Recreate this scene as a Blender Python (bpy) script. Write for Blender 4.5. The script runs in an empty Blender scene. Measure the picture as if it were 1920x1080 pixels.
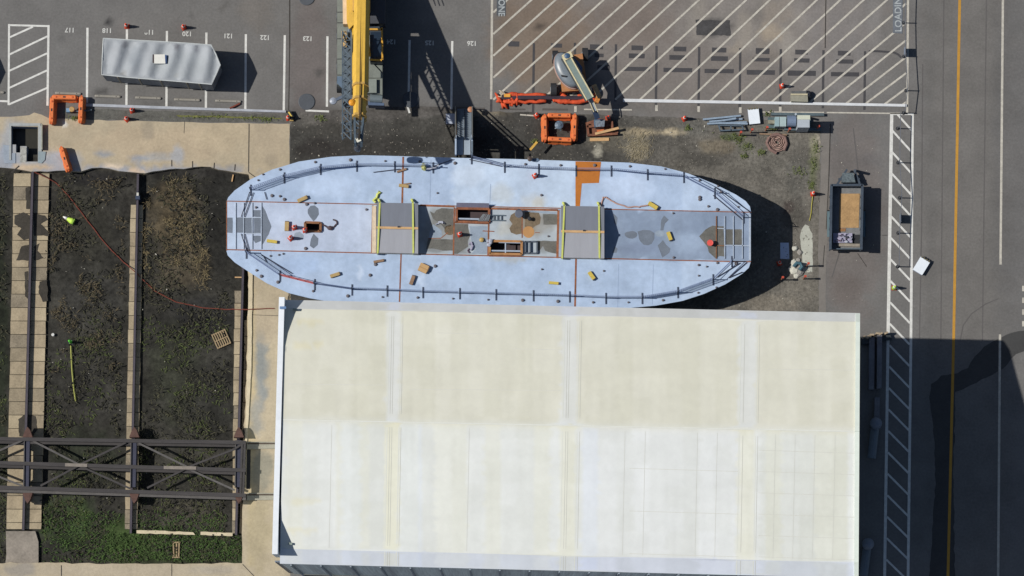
import bpy, bmesh, math, random
from mathutils import Vector, Matrix, noise
from mathutils.geometry import delaunay_2d_cdt
random.seed(7)
PI = math.pi
R = math.radians
scene = bpy.context.scene
COL = scene.collection

# ---------------------------------------------------------------- camera geometry
F = 6170.0                      # focal length in pixels of the 1920 wide photograph
TILT = math.atan(860.0 / F)
DIST = F / 27.0                 # 27 px per metre on the ground
CT, ST = math.cos(TILT), math.sin(TILT)
CAM = Vector((0, -DIST * ST, DIST * CT))

def P(px, py, z=0.0):
    x, y = (px - 960) / F, (540 - py) / F
    d = Vector((x, y * CT + ST, y * ST - CT))
    t = (z - CAM.z) / d.z
    return CAM + d * t

def PP(pts, z=0.0):
    return [P(x, y, z) for x, y in pts]

# ---------------------------------------------------------------- colours and materials
KR, KG, KB = 1.30, 1.25, 1.20

def lin(c):
    c /= 255.0
    return c / 12.92 if c <= 0.04045 else ((c + 0.055) / 1.055) ** 2.4

def C(r, g, b):
    return (min(lin(r) / KR, .85), min(lin(g) / KG, .85), min(lin(b) / KB, .85))

MATS = {}

def M(name, rgb, rough=.75, var=.18, scale=3.0, metal=0.0, alt=None, bump=0.0, stretch=None, spec=.35, streak=None):
    """procedural material: base colour broken up by two scales of noise"""
    if name in MATS:
        return MATS[name]
    m = bpy.data.materials.new(name)
    m.use_nodes = True
    nt = m.node_tree
    b = nt.nodes['Principled BSDF']
    b.inputs['Roughness'].default_value = rough
    b.inputs['Metallic'].default_value = metal
    b.inputs['Specular IOR Level'].default_value = spec
    tc = nt.nodes.new('ShaderNodeTexCoord')
    mp = nt.nodes.new('ShaderNodeMapping')
    if stretch:
        mp.inputs['Scale'].default_value = stretch
    nt.links.new(tc.outputs['Object'], mp.inputs['Vector'])
    n1 = nt.nodes.new('ShaderNodeTexNoise')
    n1.inputs['Scale'].default_value = scale
    n1.inputs['Detail'].default_value = 6
    n1.inputs['Roughness'].default_value = .65
    nt.links.new(mp.outputs['Vector'], n1.inputs['Vector'])
    n2 = nt.nodes.new('ShaderNodeTexNoise')
    n2.inputs['Scale'].default_value = scale * 7.3
    n2.inputs['Detail'].default_value = 4
    nt.links.new(mp.outputs['Vector'], n2.inputs['Vector'])
    mx = nt.nodes.new('ShaderNodeMix')
    mx.data_type = 'FLOAT'
    mx.inputs['Factor'].default_value = .4
    nt.links.new(n1.outputs['Fac'], mx.inputs['A'])
    nt.links.new(n2.outputs['Fac'], mx.inputs['B'])
    cr = nt.nodes.new('ShaderNodeValToRGB')
    a = [max(0, c * (1 - var * 1.6)) for c in rgb]
    d = [min(.9, c * (1 + var * 1.2)) for c in rgb]
    if alt:
        a = list(alt)
    cr.color_ramp.elements[0].position = .32
    cr.color_ramp.elements[0].color = (*a, 1)
    cr.color_ramp.elements[1].position = .68
    cr.color_ramp.elements[1].color = (*d, 1)
    nt.links.new(mx.outputs['Result'], cr.inputs['Fac'])
    nt.links.new(cr.outputs['Color'], b.inputs['Base Color'])
    if bump:
        bp = nt.nodes.new('ShaderNodeBump')
        bp.inputs['Strength'].default_value = bump
        bp.inputs['Distance'].default_value = .05
        nt.links.new(mx.outputs['Result'], bp.inputs['Height'])
        nt.links.new(bp.outputs['Normal'], b.inputs['Normal'])
    MATS[name] = m
    return m

def MA(name, rough=.9, grain=9.0, amt=.25, blotch=.35, bscale=.35, bump=.25, spec=.25, voro=0.0):
    """surface whose stains come from a colour attribute, broken up by noise"""
    m = bpy.data.materials.new(name)
    m.use_nodes = True
    nt = m.node_tree
    b = nt.nodes['Principled BSDF']
    b.inputs['Roughness'].default_value = rough
    b.inputs['Specular IOR Level'].default_value = spec
    at = nt.nodes.new('ShaderNodeAttribute')
    at.attribute_name = 'Col'
    tc = nt.nodes.new('ShaderNodeTexCoord')
    def nz(s, d, r=.6):
        n = nt.nodes.new('ShaderNodeTexNoise')
        n.inputs['Scale'].default_value = s
        n.inputs['Detail'].default_value = d
        n.inputs['Roughness'].default_value = r
        nt.links.new(tc.outputs['Object'], n.inputs['Vector'])
        return n
    def mr(src, lo, hi):
        k = nt.nodes.new('ShaderNodeMapRange')
        k.inputs['From Min'].default_value = .3
        k.inputs['From Max'].default_value = .7
        k.inputs['To Min'].default_value = lo
        k.inputs['To Max'].default_value = hi
        nt.links.new(src, k.inputs['Value'])
        return k
    g = nz(grain, 8, .75)
    bl = nz(bscale, 7, .6)
    k1 = mr(g.outputs['Fac'], 1 - amt, 1 + amt)
    k2 = mr(bl.outputs['Fac'], 1 - blotch, 1 + blotch)
    mu = nt.nodes.new('ShaderNodeMath')
    mu.operation = 'MULTIPLY'
    nt.links.new(k1.outputs['Result'], mu.inputs[0])
    nt.links.new(k2.outputs['Result'], mu.inputs[1])
    out = mu.outputs[0]
    if voro:
        v = nt.nodes.new('ShaderNodeTexVoronoi')
        v.feature = 'DISTANCE_TO_EDGE'
        v.inputs['Scale'].default_value = .16
        wv = nz(1.3, 4)
        ad = nt.nodes.new('ShaderNodeVectorMath')
        ad.operation = 'ADD'
        nt.links.new(tc.outputs['Object'], ad.inputs[0])
        nt.links.new(wv.outputs['Color'], ad.inputs[1])
        nt.links.new(ad.outputs['Vector'], v.inputs['Vector'])
        k = nt.nodes.new('ShaderNodeMapRange')
        k.inputs['From Min'].default_value = 0
        k.inputs['From Max'].default_value = .012
        k.inputs['To Min'].default_value = 1 - voro
        k.inputs['To Max'].default_value = 1
        nt.links.new(v.outputs['Distance'], k.inputs['Value'])
        m2 = nt.nodes.new('ShaderNodeMath')
        m2.operation = 'MULTIPLY'
        nt.links.new(out, m2.inputs[0])
        nt.links.new(k.outputs['Result'], m2.inputs[1])
        out = m2.outputs[0]
    sc = nt.nodes.new('ShaderNodeVectorMath')
    sc.operation = 'SCALE'
    nt.links.new(at.outputs['Color'], sc.inputs[0])
    nt.links.new(out, sc.inputs['Scale'])
    nt.links.new(sc.outputs['Vector'], b.inputs['Base Color'])
    if bump:
        bp = nt.nodes.new('ShaderNodeBump')
        bp.inputs['Strength'].default_value = bump
        bp.inputs['Distance'].default_value = .04
        nt.links.new(g.outputs['Fac'], bp.inputs['Height'])
        nt.links.new(bp.outputs['Normal'], b.inputs['Normal'])
    MATS[name] = m
    return m

# ---------------------------------------------------------------- mesh building
class MB:
    def __init__(s):
        s.v, s.f = [], []
    def add(s, vs, fs):
        o = len(s.v)
        s.v += [Vector(v) for v in vs]
        s.f += [tuple(i + o for i in f) for f in fs]
        return s
    def box(s, c, size, rz=0.0, tilt=None):
        c = Vector(c)
        x, y, z = [k / 2 for k in size]
        m = Matrix.Rotation(rz, 3, 'Z')
        if tilt:
            m = m @ Matrix.Rotation(tilt, 3, 'Y')
        vs = [c + m @ Vector(q) for q in ((-x, -y, -z), (x, -y, -z), (x, y, -z), (-x, y, -z), (-x, -y, z), (x, -y, z), (x, y, z), (-x, y, z))]
        return s.add(vs, [(3, 2, 1, 0), (4, 5, 6, 7), (0, 1, 5, 4), (1, 2, 6, 5), (2, 3, 7, 6), (3, 0, 4, 7)])
    def beam(s, p0, p1, w, h, w1=None, h1=None):
        p0, p1 = Vector(p0), Vector(p1)
        d = (p1 - p0).normalized()
        side = d.cross(Vector((0, 0, 1)))
        if side.length < 1e-4:
            side = Vector((1, 0, 0))
        side.normalize()
        up = side.cross(d)
        w1 = w if w1 is None else w1
        h1 = h if h1 is None else h1
        vs = []
        for p, a, b in ((p0, w, h), (p1, w1, h1)):
            for i, j in ((-1, -1), (1, -1), (1, 1), (-1, 1)):
                vs.append(p + side * (i * a / 2) + up * (j * b / 2))
        return s.add(vs, [(3, 2, 1, 0), (4, 5, 6, 7), (0, 1, 5, 4), (1, 2, 6, 5), (2, 3, 7, 6), (3, 0, 4, 7)])
    def beam8(s, p0, p1, w, h, k=.55):
        p0, p1 = Vector(p0), Vector(p1)
        d = (p1 - p0).normalized()
        side = d.cross(Vector((0, 0, 1))).normalized()
        up = side.cross(d)
        pr = [(-1, -k), (-k, -1), (k, -1), (1, -k), (1, k), (k, 1), (-k, 1), (-1, k)]
        vs = [p + side * (a * w / 2) + up * (b * h / 2) for p in (p0, p1) for a, b in pr]
        fs = [tuple(range(7, -1, -1)), tuple(range(8, 16))]
        fs += [(i, (i + 1) % 8, (i + 1) % 8 + 8, i + 8) for i in range(8)]
        return s.add(vs, fs)
    def tube(s, pts, r, n=6, cap=True):
        pts = [Vector(p) for p in pts]
        o = []
        for i, p in enumerate(pts):
            d = (pts[min(i + 1, len(pts) - 1)] - pts[max(i - 1, 0)])
            if d.length < 1e-6:
                d = Vector((0, 0, 1))
            d.normalize()
            a = d.cross(Vector((0, 0, 1)))
            if a.length < 1e-3:
                a = Vector((1, 0, 0))
            a.normalize()
            b = a.cross(d)
            rr = r[i] if isinstance(r, (list, tuple)) else r
            o += [p + a * (rr * math.cos(2 * PI * k / n)) + b * (rr * math.sin(2 * PI * k / n)) for k in range(n)]
        fs = []
        for i in range(len(pts) - 1):
            for k in range(n):
                fs.append((i * n + k, i * n + (k + 1) % n, (i + 1) * n + (k + 1) % n, (i + 1) * n + k))
        if cap:
            fs.append(tuple(range(n - 1, -1, -1)))
            fs.append(tuple((len(pts) - 1) * n + k for k in range(n)))
        return s.add(o, fs)
    def lathe(s, c, prof, n=16, sx=1.0, sy=1.0, rz=0.0):
        c = Vector(c)
        m = Matrix.Rotation(rz, 3, 'Z')
        o = []
        for r, z in prof:
            o += [c + m @ Vector((r * sx * math.cos(2 * PI * k / n), r * sy * math.sin(2 * PI * k / n), z)) for k in range(n)]
        fs = []
        for i in range(len(prof) - 1):
            for k in range(n):
                fs.append((i * n + k, i * n + (k + 1) % n, (i + 1) * n + (k + 1) % n, (i + 1) * n + k))
        fs.append(tuple(range(n - 1, -1, -1)))
        fs.append(tuple((len(prof) - 1) * n + k for k in range(n)))
        return s.add(o, fs)
    def loft(s, rings, caps=True):
        n = len(rings[0])
        o = [Vector(p) for r in rings for p in r]
        fs = []
        for i in range(len(rings) - 1):
            for k in range(n):
                fs.append((i * n + k, i * n + (k + 1) % n, (i + 1) * n + (k + 1) % n, (i + 1) * n + k))
        if caps:
            fs.append(tuple(range(n - 1, -1, -1)))
            fs.append(tuple((len(rings) - 1) * n + k for k in range(n)))
        return s.add(o, fs)
    def prism(s, pts, zt, zb):
        """pts: world points traced at the top; extruded straight down"""
        pts = [Vector(p) for p in pts]
        a = sum(pts[i].x * pts[(i + 1) % len(pts)].y - pts[(i + 1) % len(pts)].x * pts[i].y for i in range(len(pts)))
        if a < 0:
            pts = pts[::-1]
        return s.loft([[(p.x, p.y, zb) for p in pts], [(p.x, p.y, zt) for p in pts]])
    def pprism(s, px, zt, zb):
        return s.prism(PP(px, zt), zt, zb)
    def prect(s, x0, y0, x1, y1, zt, zb):
        return s.pprism([(x0, y0), (x1, y0), (x1, y1), (x0, y1)], zt, zb)
    def sheet(s, pts):
        pts = [Vector(p) for p in pts]
        a = sum(pts[i].x * pts[(i + 1) % len(pts)].y - pts[(i + 1) % len(pts)].x * pts[i].y for i in range(len(pts)))
        if a < 0:
            pts = pts[::-1]
        return s.add(pts, [tuple(range(len(pts)))])
    def psheet(s, px, z):
        return s.sheet(PP(px, z))
    def line(s, x0, y0, x1, y1, w, z):
        """flat strip on the ground, w in photo pixels"""
        a, b = P(x0, y0, z), P(x1, y1, z)
        d = (b - a).normalized()
        n = Vector((-d.y, d.x, 0)) * (w / 54.0)
        return s.sheet([a + n, a - n, b - n, b + n])
    def build(s, name, mat, origin=(0, 0, 0), smooth=False):
        me = bpy.data.meshes.new(name)
        o = Vector(origin)
        me.from_pydata([tuple(v - o) for v in s.v], [], s.f)
        me.validate()
        me.update()
        if smooth:
            for p in me.polygons:
                p.use_smooth = True
        me.materials.append(mat)
        ob = bpy.data.objects.new(name, me)
        COL.objects.link(ob)
        return ob

def tag(o, label, cat, group=None):
    o['label'] = label
    o['category'] = cat
    if group:
        o['group'] = group
    return o

def thing(name, label, cat, loc=(0, 0, 0), group=None):
    o = bpy.data.objects.new(name, None)
    COL.objects.link(o)
    o.location = loc
    o.empty_display_size = .3
    return tag(o, label, cat, group)

def root_of(o):
    while o.parent:
        o = o.parent
    return o

def part(par, name, mb, mat, smooth=False, label=None):
    """a part (or sub-part) built in world coordinates under its thing"""
    ob = mb.build(name, mat, root_of(par).location, smooth)
    ob.parent = par
    if label:
        ob['label'] = label
    return ob

def single(name, label, cat, mb, mat, loc=None, group=None, smooth=False):
    loc = Vector(loc) if loc is not None else sum(mb.v, Vector()) / len(mb.v)
    ob = mb.build(name, mat, loc, smooth)
    ob.location = loc
    return tag(ob, label, cat, group)

def kids(o):
    return [c for c in COL.objects if c.parent == o]

def dup(root, loc, rz=0.0, label=None, scale=None, parent=None):
    c = root.copy()
    COL.objects.link(c)
    if parent is not None:
        c.parent = parent
    else:
        c.location = loc
        c.rotation_euler = (0, 0, rz)
        if scale:
            c.scale = scale
        if label:
            c['label'] = label
    for k in kids(root):
        dup(k, None, parent=c)
    return c

def struct(name, mb, mat, kind='structure'):
    o = mb.build(name, mat)
    o['kind'] = kind
    return o

# ---------------------------------------------------------------- stained sheets
def inside(x, y, poly):
    r = False
    j = len(poly) - 1
    for i in range(len(poly)):
        xi, yi = poly[i]
        xj, yj = poly[j]
        if (yi > y) != (yj > y) and x < (xj - xi) * (y - yi) / (yj - yi) + xi:
            r = not r
        j = i
    return r

def rough(pts, step=8, amp=1.5, closed=True):
    out = []
    n = len(pts)
    for i in range(n if closed else n - 1):
        a, b = pts[i], pts[(i + 1) % n]
        L = math.hypot(b[0] - a[0], b[1] - a[1])
        k = max(1, int(L / step))
        for j in range(k):
            t = j / k
            jx = 0 if j == 0 else random.uniform(-amp, amp)
            jy = 0 if j == 0 else random.uniform(-amp, amp)
            out.append((a[0] + (b[0] - a[0]) * t + jx, a[1] + (b[1] - a[1]) * t + jy))
    return out

def blob_color(x, y, base, blobs):
    c = list(base)
    for b in blobs:
        bx, by, rx, ry, col, st = b[:6]
        dx, dy = (x - bx) / rx, (y - by) / ry
        q = dx * dx + dy * dy
        if q > 1.7:
            continue
        w = noise.noise(Vector((x * .035 + bx, y * .035, 3.1))) * .45 + noise.noise(Vector((x * .11, y * .11 + by, 1.7))) * .3
        q = q + w
        t = max(0.0, min(1.0, (1.05 - q) / .75))
        t = t * t * (3 - 2 * t) * st
        c = [c[i] + (col[i] - c[i]) * t for i in range(3)]
    return c

def cdt_sheet(name, poly, zf, mat, base, blobs=(), step=8, holes=(), window=None, colorf=None, kind='structure', origin=(0, 0, 0)):
    """sheet over a pixel polygon with inner points carrying a stain colour; zf: height or function(px,py)"""
    zfun = zf if callable(zf) else (lambda x, y: zf)
    vs, es = [], []
    def ring(p):
        o = len(vs)
        for q in p:
            vs.append(Vector(q))
        n = len(p)
        for i in range(n):
            es.append((o + i, o + (i + 1) % n))
    ring(poly)
    for h in holes:
        ring(h)
    xs = [p[0] for p in poly]
    ys = [p[1] for p in poly]
    x0, x1, y0, y1 = window or (min(xs), max(xs), min(ys), max(ys))
    y = y0 + step / 2
    while y < y1:
        x = x0 + step / 2
        while x < x1:
            jx, jy = x + random.uniform(-.3, .3) * step, y + random.uniform(-.3, .3) * step
            if inside(jx, jy, poly) and not any(inside(jx, jy, h) for h in holes):
                vs.append(Vector((jx, jy)))
            x += step
        y += step
    r = delaunay_2d_cdt(vs, es, [], 0, 1e-4)
    V, T = r[0], r[2]
    me = bpy.data.meshes.new(name)
    fs = []
    for t in T:
        cx = sum(V[i].x for i in t) / len(t)
        cy = sum(V[i].y for i in t) / len(t)
        if inside(cx, cy, poly) and not any(inside(cx, cy, h) for h in holes):
            a, b, c = V[t[0]], V[t[1]], V[t[2]]
            # pixel y grows downwards: reverse if needed so that normals point up
            s_ = (b.x - a.x) * (c.y - a.y) - (c.x - a.x) * (b.y - a.y)
            fs.append(tuple(t) if s_ < 0 else tuple(t[::-1]))
    o = Vector(origin)
    me.from_pydata([tuple(P(v.x, v.y, zfun(v.x, v.y)) - o) for v in V], [], fs)
    me.update()
    at = me.color_attributes.new('Col', 'FLOAT_COLOR', 'POINT')
    for i, v in enumerate(V):
        c = colorf(v.x, v.y) if colorf else blob_color(v.x, v.y, base, blobs)
        at.data[i].color = (c[0], c[1], c[2], 1)
    me.materials.append(mat)
    for p in me.polygons:
        p.use_smooth = True
    ob = bpy.data.objects.new(name, me)
    COL.objects.link(ob)
    if kind:
        ob['kind'] = kind
    return ob
# ================================================================ GROUND
ASPH = MA('asphalt', rough=.92, grain=6, amt=.17, blotch=.13, bscale=.45, bump=.2, voro=.05)
DIRT = MA('packed_dirt', rough=.95, grain=4.5, amt=.5, blotch=.3, bscale=.7, bump=.6)
CONC = MA('old_concrete', rough=.9, grain=5, amt=.14, blotch=.12, bscale=.6, bump=.2, voro=.08)
SOIL = MA('pit_soil', rough=.95, grain=3.2, amt=.65, blotch=.55, bscale=.55, bump=1.0)

PIT = rough([(-900, 316), (0, 314), (60, 322), (105, 320), (150, 322), (172, 315), (205, 316), (238, 322), (272, 325), (330, 316), (395, 313), (425, 320), (466, 327), (470, 345), (463, 430), (466, 520), (462, 700), (456, 840), (454, 1056), (300, 1057), (150, 1056), (75, 1055), (-900, 1054)], 14, 1.6)
VAULT = [(21, 237), (71, 238), (71, 303), (50, 303), (50, 274), (38, 274), (38, 286), (30, 286), (30, 271), (21, 271)]
FAR = [(-26000, -24000), (28000, -24000), (28000, 26000), (-26000, 26000)]

def asph_col(x, y):
    base = C(113, 110, 107)
    B = [(1300, 60, 420, 170, C(124, 116, 110), .95), (1010, 70, 110, 120, C(122, 106, 92), .85), (1180, 40, 90, 60, C(120, 106, 96), .5),
         (1400, 40, 150, 70, C(136, 130, 124), .55), (1470, 60, 60, 70, C(146, 134, 120), .55), (1560, 90, 130, 120, C(128, 123, 120), .6),
         (1310, 40, 20, 50, C(146, 138, 128), .6), (1395, 55, 18, 46, C(150, 141, 130), .7), (1425, 30, 12, 36, C(118, 112, 106), .6), (1450, 62, 30, 14, C(160, 146, 128), .75), (1475, 80, 16, 40, C(150, 143, 134), .6), (1380, 92, 12, 12, C(156, 144, 128), .6), (1500, 30, 14, 40, C(142, 135, 128), .5), (1545, 50, 8, 60, C(140, 130, 122), .5), (1660, 100, 24, 90, C(112, 108, 104), .6), (1640, 30, 14, 90, C(136, 131, 127), .5), (960, 90, 40, 70, C(122, 110, 98), .5), (1050, 150, 50, 30, C(126, 116, 106), .4), (1338, 53, 36, 20, C(70, 68, 68), .9), (1010, 47, 12, 7, C(60, 54, 50), .8), (580, 120, 45, 190, C(106, 98, 95), .8),
         (361, 33, 7, 7, C(78, 76, 74), .7), (600, 137, 5, 8, C(76, 74, 72), .8), (420, 8, 10, 14, C(80, 76, 72), .6), (480, 25, 40, 40, C(118, 108, 98), .3),
         (198, 43, 5, 6, C(45, 44, 46), .9), (118, 68, 10, 8, C(88, 86, 84), .5), (190, 172, 18, 5, C(66, 64, 62), .7), (300, 195, 40, 6, C(80, 78, 76), .5),
         (1600, 400, 70, 250, C(114, 107, 103), .9), (1600, 320, 50, 30, C(104, 99, 96), .5), (1585, 545, 40, 40, C(108, 99, 94), .6), (1630, 300, 25, 16, C(92, 88, 88), .4),
         (1820, 320, 110, 1200, C(111, 107, 103), 1.0), (1745, 320, 14, 900, C(103, 100, 97), .5), (1868, 500, 16, 700, C(104, 101, 98), .5), (1900, 300, 40, 500, C(99, 97, 96), .5),
         (730, 60, 60, 200, C(102, 98, 96), .6), (860, 150, 70, 120, C(108, 106, 104), .6), (700, 215, 250, 22, C(92, 88, 84), .7), (1250, 205, 320, 14, C(108, 103, 98), .7)]
    return blob_color(x, y, base, B)

ground = cdt_sheet('ground', FAR, 0.0, ASPH, None, step=11, holes=[PIT, VAULT], window=(-120, 2040, -120, 1200), colorf=asph_col)

# pit floor and its concrete faces
PITZ = -0.42
def pit_col(x, y):
    B = [(330, 430, 60, 110, C(64, 58, 48), .3), (-10, 700, 30, 420, C(38, 44, 30), .8), (160, 420, 60, 90, C(52, 50, 42), .6), (170, 560, 70, 60, C(60, 58, 54), .6), (330, 400, 55, 70, C(92, 80, 60), .7), (340, 500, 60, 50, C(84, 74, 58), .6),
         (430, 400, 55, 140, C(42, 41, 38), .9), (380, 590, 80, 40, C(38, 37, 36), .9), (330, 700, 60, 110, C(50, 52, 40), .6), (400, 760, 60, 110, C(42, 41, 37), .7), (170, 720, 70, 100, C(50, 48, 44), .6),
         (160, 860, 80, 70, C(48, 52, 40), .8), (350, 870, 90, 80, C(58, 56, 50), .7), (130, 980, 70, 60, C(48, 60, 34), .9), (310, 1030, 130, 36, C(54, 62, 36), .85), (230, 1010, 50, 50, C(56, 72, 34), .8),
         (430, 1030, 40, 30, C(52, 70, 34), .8), (340, 965, 80, 30, C(62, 58, 50), .7), (350, 320, 130, 16, C(42, 40, 38), .8), (180, 335, 70, 16, C(40, 38, 38), .8)]
    return blob_color(x, y, C(51, 49, 44), B)
cdt_sheet('pit_floor', [(-960, 290), (500, 290), (500, 1080), (-960, 1080)], PITZ, SOIL, None, step=7, window=(-60, 500, 290, 1080), colorf=pit_col)
CPLAIN = M('weathered_concrete', C(176, 160, 134), .9, .14, 1.2, bump=.2)
def wall_ring(name, px, zb, mat):
    w = MB()
    n = len(px)
    for i in range(n):
        a, b = P(*px[i]), P(*px[(i + 1) % n])
        w.add([a, b, (b.x, b.y, zb), (a.x, a.y, zb)], [(0, 1, 2, 3)])
    return struct(name, w, mat)
wall_ring('pit_wall', PIT, PITZ - .05, CPLAIN)
wall_ring('vault_wall', VAULT, -1.3, M('vault_concrete', C(120, 128, 140), .9, .15, 1.5))
vf = MB().psheet([(10, 225), (85, 225), (85, 315), (10, 315)], -.85)
struct('vault_floor', vf, M('vault_water', C(46, 44, 36), .35, .2, 1.0))

# raised rim, lid and ledges of the vault
vr = thing('vault_rim', 'grey concrete rim framing the open vault on the tan apron', 'rim', P(45, 270, 0))
RIMM = M('rim_concrete', C(164, 166, 164), .9, .12, 2)
for r_ in ((17, 231, 76, 236), (17, 236, 21, 300), (71.5, 236, 78, 284)):
    part(vr, 'rim_slab', MB().prect(*r_, .10, .006), RIMM)
part(vr, 'rim_slab', MB().pprism([(71.5, 284), (86, 284), (84, 300), (78, 306), (71.5, 305)], .07, .006), M('rim_teal', C(140, 152, 156), .9, .12, 2))
part(vr, 'rim_slab', MB().pprism([(6, 272), (20.5, 272), (20.5, 287), (29, 287), (29, 306), (8, 306)], .05, .006), M('rim_blue', C(150, 158, 168), .9, .12, 2))
part(vr, 'edge_plate', MB().beam(P(79, 233, .22), P(79, 281, .22), .08, .38), M('lid_grey_green', C(160, 160, 146), .8, .2, 3))
single('stained_plank', 'stained pale plank bridging the lower end of the open vault', 'plank', MB().pprism([(38.5, 275), (49.5, 277), (49.5, 304), (38, 304)], .03, -.04), M('plank_stained', C(168, 166, 158), .8, .4, 4))

# tan concrete apron
GR = C(172, 178, 186)
def apron_col(x, y):
    B = [(300, 270, 160, 40, C(181, 163, 137), .9), (30, 275, 40, 60, C(160, 162, 166), .85), (10, 300, 20, 30, C(150, 158, 172), .7), (110, 300, 50, 20, C(158, 164, 174), .8),
         (195, 288, 20, 9, C(140, 146, 154), .8), (278, 245, 12, 24, C(150, 138, 120), .7), (262, 298, 24, 8, C(138, 146, 158), .8), (300, 295, 40, 9, C(165, 165, 165), .7), (335, 290, 14, 18, C(160, 168, 180), .6),
         (240, 318, 280, 7, C(150, 154, 164), .8), (215, 313, 22, 4, C(216, 196, 172), .9), (258, 320, 24, 5, C(208, 182, 154), .9), (60, 313, 44, 7, C(196, 172, 142), .9), (420, 250, 60, 40, C(184, 167, 140), .7),
         (500, 260, 40, 60, C(176, 160, 136), .8), (510, 300, 18, 16, C(150, 138, 120), .5), (430, 318, 30, 8, C(140, 140, 142), .7), (470, 740, 10, 420, C(186, 168, 132), .8), (490, 690, 14, 90, C(132, 136, 136), .85), (480, 780, 16, 40, C(140, 140, 136), .7),
         (500, 600, 26, 50, C(178, 162, 138), .8), (490, 880, 28, 45, C(136, 132, 118), .8), (485, 1000, 30, 80, C(166, 152, 124), .9), (250, 1070, 260, 14, C(178, 164, 142), .9), (40, 1068, 40, 16, C(150, 142, 132), .8), (400, 1068, 60, 9, C(160, 150, 136), .6),
         (118, 236, 6, 5, C(226, 226, 220), .9), (125, 234, 5, 6, C(226, 226, 220), .9)]
    return blob_color(x, y, C(178, 163, 138), B)
APR = [(-900, 218), (0, 219), (20, 219), (55, 216), (64, 211), (78, 215), (90, 221), (170, 225), (300, 228), (440, 231), (543, 232), (543, 300), (541, 420), (545, 560), (545, 1090), (545, 1200), (-900, 1200), (-900, 1070)]
APR = rough(APR, 16, 1.0)
cdt_sheet('concrete_apron', APR, .004, CONC, None, step=8, holes=[PIT, VAULT], window=(-40, 560, 205, 1120), colorf=apron_col)

# dirt yard round the barge
def dirt_col(x, y):
    base = C(66, 64, 60) if x < 1240 else C(84, 81, 75)
    t = max(0, min(1, (x - 1120) / 240.0))
    a, b = C(70, 68, 64), C(108, 103, 95)
    base = [a[i] + (b[i] - a[i]) * t for i in range(3)]
    B = [(700, 275, 160, 26, C(56, 54, 51), .85), (600, 214, 70, 22, C(106, 101, 96), 1.0), (690, 210, 130, 20, C(90, 86, 82), 1.0), (800, 205, 80, 18, C(92, 88, 84), 1.0), (900, 225, 80, 14, C(86, 82, 76), .7), (620, 240, 60, 22, C(66, 63, 58), .6), (560, 225, 40, 16, C(98, 94, 88), .8), (740, 200, 170, 14, C(84, 80, 76), .8), (600, 280, 50, 26, C(50, 46, 44), .7), (1010, 250, 60, 40, C(62, 61, 58), .6),
         (1121, 282, 10, 14, C(182, 176, 160), 1.0), (1196, 278, 24, 28, C(140, 131, 113), .95), (1180, 248, 60, 9, C(164, 149, 122), .9), (1260, 248, 34, 7, C(178, 163, 136), .95), (1125, 262, 24, 5, C(196, 178, 146), .8),
         (1150, 262, 60, 30, C(110, 104, 92), .5), (1345, 275, 40, 20, C(116, 106, 90), .8), (1300, 240, 40, 18, C(100, 98, 92), .6), (1420, 300, 60, 30, C(104, 100, 92), .7), (1330, 300, 50, 18, C(76, 73, 68), .7), (1530, 275, 14, 30, C(152, 144, 128), .7), (1500, 330, 30, 60, C(92, 90, 84), .6),
         (1375, 256, 30, 8, C(72, 84, 52), .7), (1400, 275, 20, 12, C(86, 92, 66), .5), (1525, 300, 10, 60, C(98, 104, 66), .5), (1490, 400, 30, 40, C(86, 82, 76), .8), (1512, 450, 10, 36, C(120, 116, 108), .6),
         (1478, 390, 10, 18, C(70, 60, 56), .7), (1500, 545, 40, 30, C(120, 114, 104), .8), (1450, 570, 60, 20, C(128, 120, 108), .7), (1500, 510, 24, 18, C(150, 144, 134), .6), (1250, 215, 260, 8, C(104, 100, 95), .7), (900, 212, 60, 8, C(150, 138, 118), .5)]
    return blob_color(x, y, base, B)
DZ = rough([(543, 236), (560, 210), (610, 207), (690, 203), (790, 199), (930, 209), (1100, 214), (1250, 219), (1400, 224), (1538, 229), (1538, 330), (1534, 460), (1536, 600), (1540, 660), (540, 660), (541, 420), (543, 300)], 10, 1.4)
cdt_sheet('dirt_yard', DZ, .004, DIRT, None, step=6, window=(540, 1545, 198, 620), colorf=dirt_col)

struct('pale_pad', MB().sheet(PP(rough([(1500, 446), (1503, 431), (1510, 421), (1517, 424), (1519, 432), (1523, 438), (1524, 499), (1506, 499), (1503, 470), (1501, 458)], 6, .7), .007)), M('pad_pale', C(182, 181, 168), .9, .12, 1.5))
struct('pale_pad', MB().sheet(PP(rough([(1506, 501), (1523, 501), (1523, 510), (1509, 510)], 5, .6), .007)), M('pad_pale', C(182, 181, 168), .9, .12, 1.5))
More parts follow.
